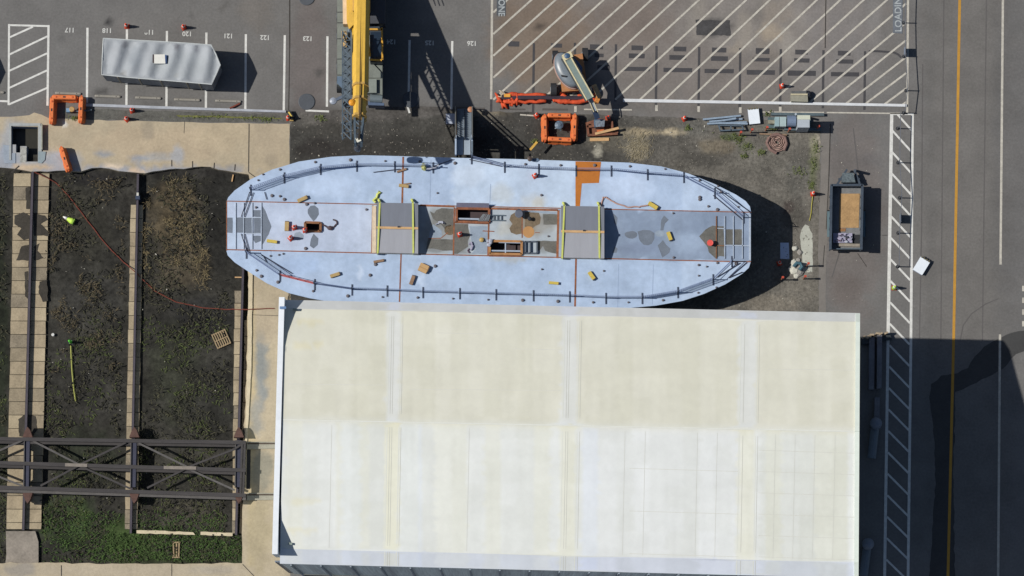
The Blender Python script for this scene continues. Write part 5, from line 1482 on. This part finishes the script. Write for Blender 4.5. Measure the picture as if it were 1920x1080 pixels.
for x, y, lab in ((1386, 254, 'red-topped stake nearest the green tuft, left of the hose coil'), (1407, 249, 'red-topped stake right of the steel trestle, beside the thin bar'), (1435, 245, 'red-topped stake at the left end of the engine set'), (1477, 248, 'red-topped stake directly above the hose coil edge'), (1531, 243, 'red-topped stake under the end of the engine set shadow'),
                  (1512, 499, 'red-topped stake at the foot of the white concrete pad'), (1506, 523, 'red-topped stake below the white rubble, with a long shadow'), (1464, 525, 'orange-red stake at the edge of the barge shadow')):
    p_ = P(x, y, 0)
    t = thing('survey_stake', lab, 'stake', p_, 'red-topped stakes in the dirt yard')
    part(t, 'stake_post', MB().beam(p_, p_ + Vector((.05, .03, 1.0)), .07, .07), M('stake_wood', C(150, 100, 76), .8, .2, 5))
    part(t, 'stake_cap', MB().beam(p_ + Vector((.05, .03, .95)), p_ + Vector((.06, .03, 1.2)), .14, .14), STK)
cr = thing('grey_crate', 'weathered grey-tan crate on the hatched zone beside a cone', 'crate', P(1500, 182, 0))
part(cr, 'crate_body', MB().pprism([(1483, 174), (1514, 174), (1515, 191), (1484, 190)], .55, .006), M('crate_tan', C(150, 146, 130), .85, .2, 3))
part(cr, 'crate_lid', MB().pprism([(1484, 171), (1512, 170), (1512, 176), (1484, 176)], .62, .5), M('crate_dark', C(98, 98, 98), .85, .2, 3))
part(cr, 'crate_edge', MB().beam(P(1483, 177, .6), P(1514, 177, .6), .1, .08), M('crate_pale', C(196, 184, 152), .85, .15, 4))
part(cr, 'crate_gear', MB().lathe(P(1514, 179, 0), [(.3, 0), (.3, .3), (.15, .5), (.05, .55)], 10), M('gear_dark', C(56, 58, 66), .7, .2, 4))

# ================================================================ DUMP TRAILER
tr_ = thing('dump_trailer', 'dark high-sided tipping trailer with a tan plywood floor, on the asphalt', 'trailer', P(1588, 405, 0))
TB = M('trailer_teal', C(80, 94, 104), .5, .2, 2)
TD = M('trailer_dark', C(66, 76, 88), .55, .2, 2)
ZRM, ZFL = 1.5, .78
x0, x1, y0, y1 = 1559, 1617, 346, 468
part(tr_, 'floor', MB().pprism([(x0, y0), (x1, y0), (x1 - 2, y1), (x0 - 2, y1)], ZFL, ZFL - .1), M('floor_grey', C(120, 120, 120), .7, .2, 2))
for a, b, n in (((x0, y0), (x0 - 2, y1), 'side_wall'), ((x1, y0), (x1 - 2, y1), 'side_wall'), ((x0, y0 + 1), (x1, y0 + 1), 'front_wall'), ((x0 - 2, y1 - 3), (x1 - 2, y1 - 3), 'tailgate')):
    A, B_ = P(*a, ZRM), P(*b, ZRM)
    dz = (ZRM - ZFL)
    hz = .36 if n == 'tailgate' else dz
    m_ = MB().beam(A - Vector((0, 0, dz - hz / 2)), B_ - Vector((0, 0, dz - hz / 2)), .07, hz)
    wl3_ = part(tr_, n, m_, TB)
    if n != 'tailgate':
        part(wl3_, 'top_rail', MB().beam(A, B_, .16, .09), TD)
        d_ = (B_ - A)
        for k in range(1, 6):
            q = A + d_ * (k / 6) - Vector((0, 0, dz / 2))
            part(wl3_, 'wall_rib', MB().box(q, (.14, .14, dz)), TD)
part(tr_, 'plywood_bed', MB().pprism([(1575, 363), (1612, 363), (1610, 427), (1573, 427)], ZFL + .03, ZFL), M('plywood_tan', C(178, 142, 98), .85, .2, 1.6))
part(tr_, 'plywood_bed', MB().pprism([(1573, 428), (1586, 428), (1585, 434), (1573, 434)], ZFL + .025, ZFL), M('plywood_brown', C(150, 108, 70), .85, .2, 2))
for x in (1555, 1619.5):
    for y in (404, 434):
        c_ = P(x, y, .38)
        wh = part(tr_, 'wheel', MB().tube([c_ - Vector((.12, 0, 0)), c_ + Vector((.12, 0, 0))], .38, 16), BLK)
        part(wh, 'hub', MB().tube([c_ - Vector((.14, 0, 0)), c_ + Vector((.14, 0, 0))], .15, 8), STEEL)
    part(tr_, 'fender', MB().pprism([(x - 4, 396), (x + 3, 396), (x + 3, 444), (x - 4, 444)], .88, .82), M('fender_teal', C(98, 118, 124), .5, .15, 2))
for a, b in (((1570, 345), (1588, 318)), ((1612, 345), (1602, 320)), ((1572, 336), (1612, 336))):
    part(tr_, 'drawbar', MB().beam(P(*a, .55), P(*b, .5), .14, .16), TD)
part(tr_, 'hydraulic_box', MB().pprism([(1580, 324), (1600, 324), (1604, 342), (1578, 342)], .85, .5), M('box_mixed', C(100, 110, 112), .6, .45, 8, alt=C(44, 52, 62)))
part(tr_, 'jack_post', MB().tube([P(1603, 320, .05), P(1603, 320, 1.2)], .1, 8), TD)
part(tr_, 'tail_step', MB().pprism([(1562, 462), (1612, 463), (1612, 470), (1562, 470)], .5, .42), M('step_grey', C(92, 92, 92), .7, .25, 4))
part(tr_, 'rear_sill', MB().beam(P(1570, 459, ZFL + .1), P(1612, 460, ZFL + .1), .2, .1), M('sill_tan', C(150, 140, 126), .7, .2, 4))
tg = thing('scrap_heap', 'crumpled heap of dark tarp and white bags in the rear of the trailer', 'scrap', P(1580, 446, ZFL))
SCM = [M('tarp_white', C(176, 178, 190), .6, .2, 5), M('tarp_plum', C(110, 90, 104), .6, .3, 5), M('tarp_black', C(56, 58, 70), .6, .3, 5), M('tarp_lilac', C(164, 158, 178), .6, .2, 5)]
for k in range(26):
    x, y = random.uniform(1564, 1596), random.uniform(438, 454)
    c_ = P(x, y, ZFL + .3)
    s_ = random.uniform(.08, .2)
    pts = [Vector((random.uniform(-1, 1) * s_, random.uniform(-1, 1) * s_ * .8, random.uniform(-.5, .6) * s_)) + c_ for _ in range(5)]
    part(tg, 'bag_fold', MB().add(pts, [(0, 1, 2), (0, 2, 3), (0, 3, 4), (1, 2, 4), (1, 3, 4), (2, 3, 4)]), SCM[k % 4])
part(tg, 'heap_base', MB().pprism([(1562, 437), (1598, 437), (1598, 455), (1562, 455)], ZFL + .22, ZFL + .012), SCM[3])
single('black_mat', 'square black mat beside the scrap heap in the trailer', 'mat', MB().pprism([(1599, 440), (1613, 440), (1613, 458), (1599, 458)], ZFL + .05, ZFL + .006), BLK)

single('metal_sheet', 'pale blue metal sheet lying in the shadow at the barge end', 'sheet', MB().pprism([(1463, 455), (1479, 455), (1480, 486), (1463, 485)], .03, .006), M('sheet_blue', C(196, 208, 230), .5, .06, 2))
# rubble by the barge end
RUB = [M('rubble_white', C(202, 198, 184), .9, .15, 3), M('rubble_grey', C(160, 154, 146), .9, .2, 3)]
spots = [(1489, 494, .3), (1495, 500, .4), (1490, 507, .35), (1498, 511, .3), (1484, 504, .25), (1503, 506, .22), (1493, 516, .22), (1499, 473, .2), (1490, 466, .22), (1497, 488, .18)]
for k, (x, y, s_) in enumerate(spots):
    c_ = P(x, y, 0)
    n = 8
    rings = []
    for zz, kk in ((0.004, 1), (s_ * .35, 1.05), (s_ * .7, .6)):
        rings.append([(c_.x + s_ * kk * math.cos(2 * PI * i / n) * random.uniform(.7, 1.1), c_.y + s_ * kk * math.sin(2 * PI * i / n) * random.uniform(.7, 1.1), zz) for i in range(n)])
    single('concrete_rubble', 'broken pale concrete chunk in the small rubble pile beside the barge shadow', 'rubble', MB().loft(rings), RUB[k % 2], c_, 'concrete rubble by the barge end')
tq = MB().tube([P(1488, 500, .35), P(1494, 493, .4), P(1501, 494, .38), P(1504, 500, .36), P(1499, 506, .36)], .13, 7)
single('teal_hose', 'curl of dark teal hose on the rubble beside the barge shadow', 'hose', tq, M('hose_teal', C(70, 104, 116), .5, .2, 4))

# ================================================================ LOW FENCES ON THE RIGHT
FM = M('fence_steel', C(104, 106, 112), .5, .2, 4)
def fence(label, pts, posts, sign, h=.95):
    t = thing('chain_fence', label, 'fence', P(*pts[0], 0), 'low fences beside the lane')
    for a, b in zip(pts, pts[1:]):
        part(t, 'top_rail', MB().beam(P(*a, 0) + Vector((0, 0, h)), P(*b, 0) + Vector((0, 0, h)), .045, .045), FM)
    for x, y in posts:
        p_ = P(x, y, 0)
        part(t, 'post', MB().tube([p_, p_ + Vector((0, 0, h + .05))], .045, 6), FM)
        part(t, 'post_base', MB().lathe(p_, [(.14, .004), (.14, .03), (.06, .05)], 10), BLK)
    for x, ya, yb in sign:
        a, b = P(x, ya, 0), P(x, yb, 0)
        part(t, 'sign_panel', MB().beam(a + Vector((0, 0, h * .5)), b + Vector((0, 0, h * .5)), .03, h * .9), M('sign_blue_grey', C(126, 136, 152), .5, .1, 3))
    return t
fence('low post fence with one small sign beside the hatched zone, upper right', [(1697, -60), (1694, 43), (1695, 106), (1699, 170), (1694, 212)], [(1694, 43), (1695, 106), (1699, 170), (1694, 212), (1697, -20)], [(1695, 91, 106)])
fence('low post fence with one small sign inside the striped walkway', [(1686, 216), (1684, 305), (1688, 371), (1684, 437), (1683, 500)], [(1683, 241), (1684, 305), (1687, 371), (1684, 437), (1683, 500)], [(1687, 403, 419)])

# ================================================================ THINGS IN THE SHED SHADE
VH = M('hood_pale', C(120, 126, 138), .5, .1, 2)
for x, y, yb, lab in ((1639, 797, 860, 'pale rounded duct hood in the shed shade, beside the striped walkway'), (1624, 1022, 1080, 'pale rounded duct hood with a thick pipe, low in the shed shade')):
    p_ = P(x, y, 0)
    t = thing('duct_hood', lab, 'duct', p_, 'duct hoods beside the shed')
    part(t, 'hood_cap', MB().lathe((p_.x, p_.y, 1.0), [(.36, 0), (.42, .2), (.36, .45), (.15, .6), (.02, .62)], 16), VH, True)
    part(t, 'hood_pipe', MB().tube([(p_.x, p_.y, .0), (p_.x, p_.y, 1.0)], .3, 12), M('duct_grey', C(110, 118, 126), .5, .1, 2))
    q = P(x - 6, yb, 0)
    part(t, 'duct_run', MB().tube([(p_.x, p_.y - .3, .4), (q.x, q.y, .4)], .3, 12), M('duct_grey', C(110, 118, 126), .5, .1, 2))
for x0_, x1_, y0_, y1_, z, lab in ((1630, 1640, 632, 730, .5, 'long grey steel plank stood in the shed shade, nearest the wall'), (1645, 1654, 628, 728, .7, 'long grey steel plank in the shed shade, nearest the striped walkway'), (1640, 1650, 745, 790, .4, 'short brown board in the shed shade above the upper duct hood')):
    single('steel_plank', lab, 'plank', MB().pprism([(x0_, y0_), (x1_, y0_), (x1_ - 1, y1_), (x0_ - 1, y1_)], z, .004), M('plank_grey', C(118, 116, 120), .7, .2, 2))
wp = thing('timber_scraps', 'ragged row of sunlit tan timber scraps at the shed corner shadow', 'scraps', P(1640, 628, 0))
for k in range(9):
    x = 1618 + k * 5.2
    y = 634 - k * .9 + random.uniform(-2, 2)
    h = random.uniform(.3, .8)
    a = random.uniform(-.6, .6)
    c_ = P(x, y, 0)
    part(wp, 'scrap_board', MB().box((c_.x, c_.y, h / 2), (.26, .12, h), a), M('scrap_tan', C(176, 156, 130), .85, .3, 4))
part(wp, 'dark_sheet', MB().pprism([(1616, 634), (1668, 626), (1673, 636), (1616, 646)], .35, .004), M('sheet_dark', C(60, 66, 70), .7, .3, 3))

# ================================================================ LOOSE THINGS ON THE BARGE DECK
WD = [M('chock_tan', C(182, 154, 104), .85, .2, 4), M('chock_yellow', C(206, 180, 84), .8, .15, 4), M('chock_brown', C(150, 120, 96), .85, .25, 4)]
EP = M('chock_end', C(92, 80, 70), .9, .2, 5)
for x, y, a, l, w_, c_, lab in ((567, 374, 25, 19, 6.5, 0, 'tan wooden chock on the rusty seam above the left bow grille'), (538, 425, 88, 17, 7.5, 0, 'tan wooden chock standing upright-wise left of the deck cones'), (510, 453, -8, 19, 5.5, 1, 'yellow wooden chock nearest the left bow grille'), (710, 490, 10, 19, 4.5, 2, 'brown wooden chock below the left grey hatch cover'), (628, 516, 18, 18, 6, 0, 'tan wooden chock on the lower side deck near the orange railing'),
                               (773, 526, 70, 17, 6.5, 2, 'brown wooden chock just below the cardboard box'), (1038, 531, -5, 18, 5, 1, 'yellow wooden chock on the lower side deck left of the long cross seam'), (1109, 517, -55, 16, 6.5, 1, 'yellow wooden chock on the lower side deck right of the long cross seam'), (1255, 443, -70, 16, 6.5, 1, 'yellow wooden chock amid the bare grey patches, right of the right cover'), (1224, 386, -32, 19, 7, 1, 'yellow wooden chock at the end of the pink hose'),
                               (757, 349, -8, 18, 5.5, 0, 'tan wooden chock lying across the upper left cross seam'), (753, 320, 18, 18, 3.6, 2, 'thin brown wooden chock across the seam near the upper railing'), (763, 345, 8, 12, 2.4, 2, 'small brown stick beside the tan chock on the upper cross seam')):
    o = P(x, y, ZD)
    t = thing('wooden_chock', lab, 'chock', o, 'wooden chocks on the barge deck')
    L_, W_ = l / 27 * .985, w_ / 27
    d_ = Vector((math.cos(R(a)), math.sin(R(a)), 0))
    h = W_ * .8
    up = Vector((0, 0, h / 2 + .012))
    part(t, 'chock_block', MB().beam(o + up - d_ * L_ / 2, o + up + d_ * L_ / 2, W_, h), WD[c_])
    part(t, 'end_grain', MB().beam(o + up + d_ * L_ / 2, o + up + d_ * (L_ / 2 + .05), W_ * .95, h * .95), EP)
bxm = thing('cardboard_box', 'square tan cardboard box on the lower side deck', 'box', P(794, 503, ZD))
m_ = MB().box(P(794, 503, ZD + .13), (.62, .56, .24), R(-24))
part(bxm, 'box_body', m_, M('cardboard', C(196, 158, 110), .85, .08, 2))
part(bxm, 'box_tape', MB().box(P(794, 503, ZD + .255), (.62, .06, .008), R(-24)), M('box_tape', C(176, 138, 92), .5, .1, 3))
part(bxm, 'box_flap', MB().box(P(803, 505, ZD + .2), (.06, .4, .14), R(-24)), M('box_flap', C(120, 96, 72), .85, .2, 3))
hp = wob(PP([(1127, 388), (1128, 378), (1131, 370), (1137, 370), (1145, 376), (1160, 383), (1178, 388), (1198, 388), (1212, 385), (1219, 384)], ZD + .05), 4, .03)
single('deck_hose', 'pinkish hose curving from the right hatch cover to a yellow chock', 'hose', MB().tube(hp, .05, 6), M('hose_rose', C(186, 146, 132), .7, .2, 5))
ld = thing('deck_ladder', 'short blue-grey ladder lying by the upper open hatch', 'ladder', P(928, 408, ZD))
for y in (403.5, 413):
    part(ld, 'ladder_stile', MB().beam(P(914, y, ZD + .1), P(946, y + .5, ZD + .1), .07, .1), LATT)
for x in (919, 926, 933, 940):
    part(ld, 'ladder_rung', MB().tube([P(x, 403.5, ZD + .1), P(x, 413.3, ZD + .1)], .035, 6), LATT)
nt_ = MB()
for k in range(12):
    nt_.beam(P(896 + k * 1.8, 415, ZD + .2), P(906 + k * 1.2, 403 + random.uniform(-2, 3), ZD + .24), .03, .03)
single('cargo_net', 'tangle of grey netting at the hatch corner beside the ladder', 'net', nt_, M('net_grey', C(130, 136, 140), .7, .2, 5))
t = thing('round_bin', 'dark round bin standing on the brown deck stain', 'bin', P(973, 401, ZD))
part(t, 'bin_shell', MB().lathe(P(973, 401, ZD + .012), [(.2, 0), (.26, .5), (.22, .5), (.17, .1)], 16), M('bin_slate', C(72, 76, 88), .6, .15, 3))
part(t, 'bin_ring', MB().lathe(P(973, 401, ZD + .5), [(.25, 0), (.28, .02), (.25, .04)], 16), M('bin_ring', C(96, 100, 112), .5, .1, 4))
t = thing('deck_valve', 'small dark valve on the brown deck stain right of the round bin', 'valve', P(993, 410, ZD))
part(t, 'valve_stem', MB().lathe(P(993, 411, ZD + .012), [(.12, 0), (.1, .25), (.15, .28), (.05, .34)], 10), BLK)
part(t, 'valve_lever', MB().beam(P(991, 407, ZD + .3), P(995, 412, ZD + .3), .07, .05), BLK)
t = thing('brass_fitting', 'small brass hose fitting left of the lower open hatch', 'fitting', P(903, 450, ZD))
part(t, 'fitting_ring', MB().lathe(P(903, 450, ZD + .012), [(.16, 0), (.16, .12), (.08, .16), (.02, .17)], 10), M('brass', C(190, 160, 96), .5, .25, 6))
part(t, 'fitting_spout', MB().tube([P(903, 450, ZD + .1), P(908, 452, ZD + .1)], .05, 6), BLK)
t = thing('white_sack', 'crumpled white sack at the corner of the lower open hatch', 'sack', P(917, 456, ZD))
for k in range(6):
    c_ = P(917 + random.uniform(-4, 4), 456 + random.uniform(-5, 5), ZD + .17)
    part(t, 'sack_fold', MB().lathe(c_, [(.02, 0), (.12, .05), (.1, .12), (.02, .16)], 7, random.uniform(.6, 1.4), random.uniform(.7, 1.3), random.uniform(0, 3)), SCM[0])
t = thing('grey_sack', 'small grey rag on the damp deck patch left of the lower hatch', 'rag', P(883, 461, ZD))
part(t, 'rag_fold', MB().tube(wob(PP([(880, 458), (884, 455), (886, 462), (882, 468)], ZD + .1), 3, .05), .08, 6), SCM[3])
part(t, 'rag_loop', MB().tube(PP([(880, 466), (877, 470), (880, 474)], ZD + .06), .05, 5), SCM[1])
t = thing('pale_rag', 'pale rag on the deck right of the left hatch cover', 'rag', P(821, 420, ZD))
part(t, 'rag_fold', MB().tube(wob(PP([(816, 421), (822, 419), (828, 417), (833, 418)], ZD + .06), 3, .05), [.05] * 4 + [.09] * 4 + [.04] * 2, 6), SCM[0])
part(t, 'rag_end', MB().tube(PP([(830, 417), (835, 420)], ZD + .05), .05, 5), SCM[2])
t = thing('hose_reel', 'small dark hose tangle right of the brown manhole', 'hose', P(626, 424, ZD))
part(t, 'hose_loop', MB().tube(wob(PP([(603, 420), (612, 425), (618, 430), (626, 424), (632, 420), (630, 414), (624, 412)], ZD + .07), 3, .03), .05, 6), M('hose_umber', C(84, 66, 70), .7, .25, 5))
part(t, 'hose_lump', MB().lathe(P(619, 428, ZD + .01), [(.14, 0), (.16, .12), (.05, .2)], 9, 1.3), M('hose_umber', C(84, 66, 70), .7, .25, 5))
hv = thing('strap_bundle', 'yellow and white strap bundle hung on the upper barge railing', 'strap', P(797, 313, ZD))
part(hv, 'strap_roll', MB().tube(wob(PP([(792, 309), (796, 313), (794, 318)], ZD + .3), 3, .05), .16, 7), M('strap_olive', C(180, 178, 110), .7, .2, 5))
part(hv, 'strap_chain', MB().tube(wob(PP([(796, 318), (806, 317), (816, 315), (823, 310)], ZD + .25), 3, .04), .06, 5), SCM[0])
bt = thing('mooring_bitt', 'dark capstan at the upper barge edge by the yellow board', 'bitt', P(993, 299, ZD))
part(bt, 'bitt_drum', MB().lathe(P(993, 299, ZD + .01), [(.14, 0), (.1, .2), (.16, .4), (.05, .45)], 12), M('bitt_brown', C(84, 70, 64), .6, .2, 4))
part(bt, 'bitt_base', MB().pprism([(998, 297), (1009, 297), (1011, 301), (1006, 304), (998, 303)], ZD + .05, ZD + .004), M('bitt_slate', C(90, 108, 128), .6, .1, 3))

# ================================================================ WEEDS, GRASS AND LITTER
def scatter(name, mat, n, fn, size, z, kind='stuff', up=(.05, .5), width=.22):
    m_ = MB()
    c = 0
    tries = 0
    while c < n and tries < n * 30:
        tries += 1
        q = fn()
        if q is None:
            continue
        c += 1
        p_ = P(q[0], q[1], z)
        a = random.uniform(0, 2 * PI)
        L_ = random.uniform(*size)
        e = random.uniform(*up) * L_
        d_ = Vector((math.cos(a), math.sin(a), 0))
        sdv = Vector((-d_.y, d_.x, 0)) * L_ * width * .5
        mid = p_ + d_ * L_ * .5 + Vector((0, 0, e))
        tip = p_ + d_ * L_ + Vector((0, 0, e * random.uniform(.5, 1.2)))
        m_.add([p_ - sdv * .4, p_ + sdv * .4, mid + sdv, tip, mid - sdv], [(0, 1, 2, 4), (4, 2, 3)])
    return struct(name, m_, mat, kind)
RAILX = [(12, 92, 325, 1074), (236, 268, 330, 1000), (436, 466, 480, 1005)]
def in_rails(x, y):
    for a, b, y0_, y1_ in RAILX:
        sh = -(y - 330) * .021
        if a + sh * (a > 200) - (1 if a < 200 else 0) < x < b + sh * .9 and y0_ < y < y1_:
            return True
    return False
PITI = [(-40, 326), (60, 326), (465, 330), (462, 700), (454, 1054), (-40, 1054)]
def patchy(x, y, s_, thr):
    return noise.noise(Vector((x * s_, y * s_, 4.4))) + .5 * noise.noise(Vector((x * s_ * 2.7, y * s_ * 2.7, 1.4))) > thr
def f_dark():
    x, y = random.uniform(-30, 466), random.uniform(326, 1052)
    if in_rails(x, y) or not inside(x, y, PITI) or (395 < x and y < 545 and random.random() > .04): return None
    return (x, y) if patchy(x, y, .02, -.05) else None
def f_tan():
    x, y = random.uniform(268, 390), random.uniform(330, 545)
    k = 320 + (y - 330) * .28
    if in_rails(x, y) or x > k + 30 + 22 * noise.noise(Vector((y * .03, 2, 0))): return None
    return (x, y) if patchy(x, y, .045, .2) or abs(x - k) < 12 and random.random() < .25 else None
def f_tan2():
    x, y = random.uniform(95, 245), random.uniform(335, 700)
    if in_rails(x, y): return None
    return (x, y) if patchy(x, y, .03, .22) else None
def f_green():
    x, y = random.uniform(80, 452), random.uniform(960, 1052)
    if in_rails(x, y): return None
    d_ = math.hypot((x - 300) / 120, (y - 1035) / 42)
    if d_ > 1.15 + .3 * noise.noise(Vector((x * .03, y * .03, 0))) and random.random() > .35: return None
    return x, y
def f_olive():
    x, y = random.uniform(-20, 450), random.uniform(600, 1050)
    if in_rails(x, y): return None
    return (x, y) if patchy(x + 400, y, .022, .1) else None
scatter('dark_weeds', M('weed_dark', C(72, 70, 52), .9, .35, 2), 5200, f_dark, (.12, .36), PITZ + .01)
scatter('umber_weeds', M('weed_umber', C(46, 44, 38), .9, .3, 2), 3000, f_dark, (.15, .42), PITZ + .02, up=(.2, .8))  # umber blades, longer and more upright, among the dark weeds
scatter('dead_weeds', M('weed_straw', C(136, 120, 88), .9, .45, 2), 1250, f_tan, (.10, .42), PITZ + .02, up=(.2, .9), width=.075)
scatter('dead_weeds', M('weed_tan', C(96, 85, 64), .9, .35, 2), 900, f_tan2, (.12, .42), PITZ + .03, up=(.2, .9), width=.14)
scatter('green_grass', M('grass_green', C(70, 92, 44), .9, .45, 2), 3200, f_green, (.10, .3), PITZ + .01, up=(.2, .8))
scatter('olive_weeds', M('weed_olive', C(76, 84, 46), .9, .35, 2), 2400, f_olive, (.12, .34), PITZ + .01)
tuft = [(1375, 256, 26, 7), (1385, 263, 8, 5), (1400, 275, 12, 8), (1428, 285, 8, 5), (1396, 293, 8, 5), (1440, 214, 8, 5), (1448, 240, 10, 5), (1530, 278, 6, 14), (1526, 310, 5, 16), (1500, 322, 14, 8), (1520, 345, 6, 10), (1290, 240, 6, 4), (1002, 265, 6, 4), (600, 222, 8, 4), (140, 222, 12, 3), (380, 219, 60, 3), (480, 221, 50, 3), (500, 224, 10, 3)]
def f_tuft():
    t_ = random.choice(tuft)
    return random.gauss(t_[0], t_[2] * .5), random.gauss(t_[1], t_[3] * .5)
scatter('weed_tufts', M('tuft_green', C(104, 114, 62), .9, .4, 2), 900, f_tuft, (.08, .24), .012, up=(.2, .9))
def f_lit():
    r_ = random.random()
    if r_ < .62:
        x, y = random.uniform(548, 1535), random.uniform(225, 575)
        if not (inside(x, y, DZ)): return None
    elif r_ < .9:
        x, y = random.uniform(90, 455), random.uniform(330, 1000)
        if in_rails(x, y): return None
        return None if random.random() < .3 else (x, y)
    else:
        x, y = random.uniform(1555, 1660), random.uniform(230, 620)
    return x, y
LITM = M('litter_pale', C(190, 184, 170), .8, .2, 6)
m_ = MB()
n = 0
while n < 330:
    q = f_lit()
    if not q: continue
    n += 1
    z_ = (PITZ + .14) if q[0] < 466 and q[1] > 320 else .03
    p_ = P(q[0], q[1], z_)
    s_ = random.uniform(.015, .04) if random.random() < .9 else random.uniform(.04, .08)
    m_.box(p_, (s_ * random.uniform(1, 2.2), s_, s_ * .5), random.uniform(0, PI))
struct('litter', m_, LITM, 'stuff')
GRV = M('gravel_mid', C(128, 122, 112), .9, .3, 6)
m_ = MB()
n = 0
while n < 2600:
    x, y = random.uniform(548, 1540), random.uniform(215, 580)
    if not inside(x, y, DZ): continue
    if x < 1150 and random.random() < .45: continue
    n += 1
    s_ = random.uniform(.02, .06)
    m_.box(P(x, y, .015), (s_ * random.uniform(1, 2.5), s_, .03), random.uniform(0, PI))
struct('gravel', m_, GRV, 'stuff')
m_ = MB()
for _ in range(240):
    x, y = random.gauss(1196, 13), random.gauss(277, 15)
    p_ = P(x, y, .012)
    a = random.uniform(0, PI)
    d_ = Vector((math.cos(a), math.sin(a), 0)) * random.uniform(.08, .2)
    m_.beam(p_ - d_, p_ + d_ + Vector((0, 0, .05)), .02, .015)
struct('straw', m_, M('straw_pale', C(160, 148, 122), .9, .3, 4), 'stuff')
# ================================================================ LIGHT, SKY, CAMERA
ELEV, AZ = R(47.7), R(1.4)
sun = bpy.data.lights.new('sun', 'SUN')
sun.energy = 4.9
sun.angle = R(.53)
sun.color = (1.0, .95, .87)
so = bpy.data.objects.new('sun', sun)
COL.objects.link(so)
d = Vector((math.cos(ELEV) * math.cos(AZ), -math.cos(ELEV) * math.sin(AZ), -math.sin(ELEV)))
so.rotation_euler = d.to_track_quat('-Z', 'Y').to_euler()
so.location = (-60, 0, 80)
w = bpy.data.worlds.new('World')
scene.world = w
w.use_nodes = True
nt = w.node_tree
sky = nt.nodes.new('ShaderNodeTexSky')
sky.sky_type = 'NISHITA'
sky.sun_disc = False
sky.sun_elevation = ELEV
sky.sun_rotation = R(270) + AZ
bg = nt.nodes['Background']
bg.inputs['Strength'].default_value = .066
nt.links.new(sky.outputs['Color'], bg.inputs['Color'])
cam = bpy.data.cameras.new('camera')
cam.sensor_width = 36
cam.lens = F / 1920 * 36
cam.clip_start = 1
cam.clip_end = 6000
co = bpy.data.objects.new('camera', cam)
COL.objects.link(co)
co.location = CAM
co.rotation_euler = (TILT, 0, 0)
scene.camera = co
vs = scene.view_settings
vs.view_transform = 'Standard'
vs.look = 'None'
vs.exposure = 0
vs.gamma = 1
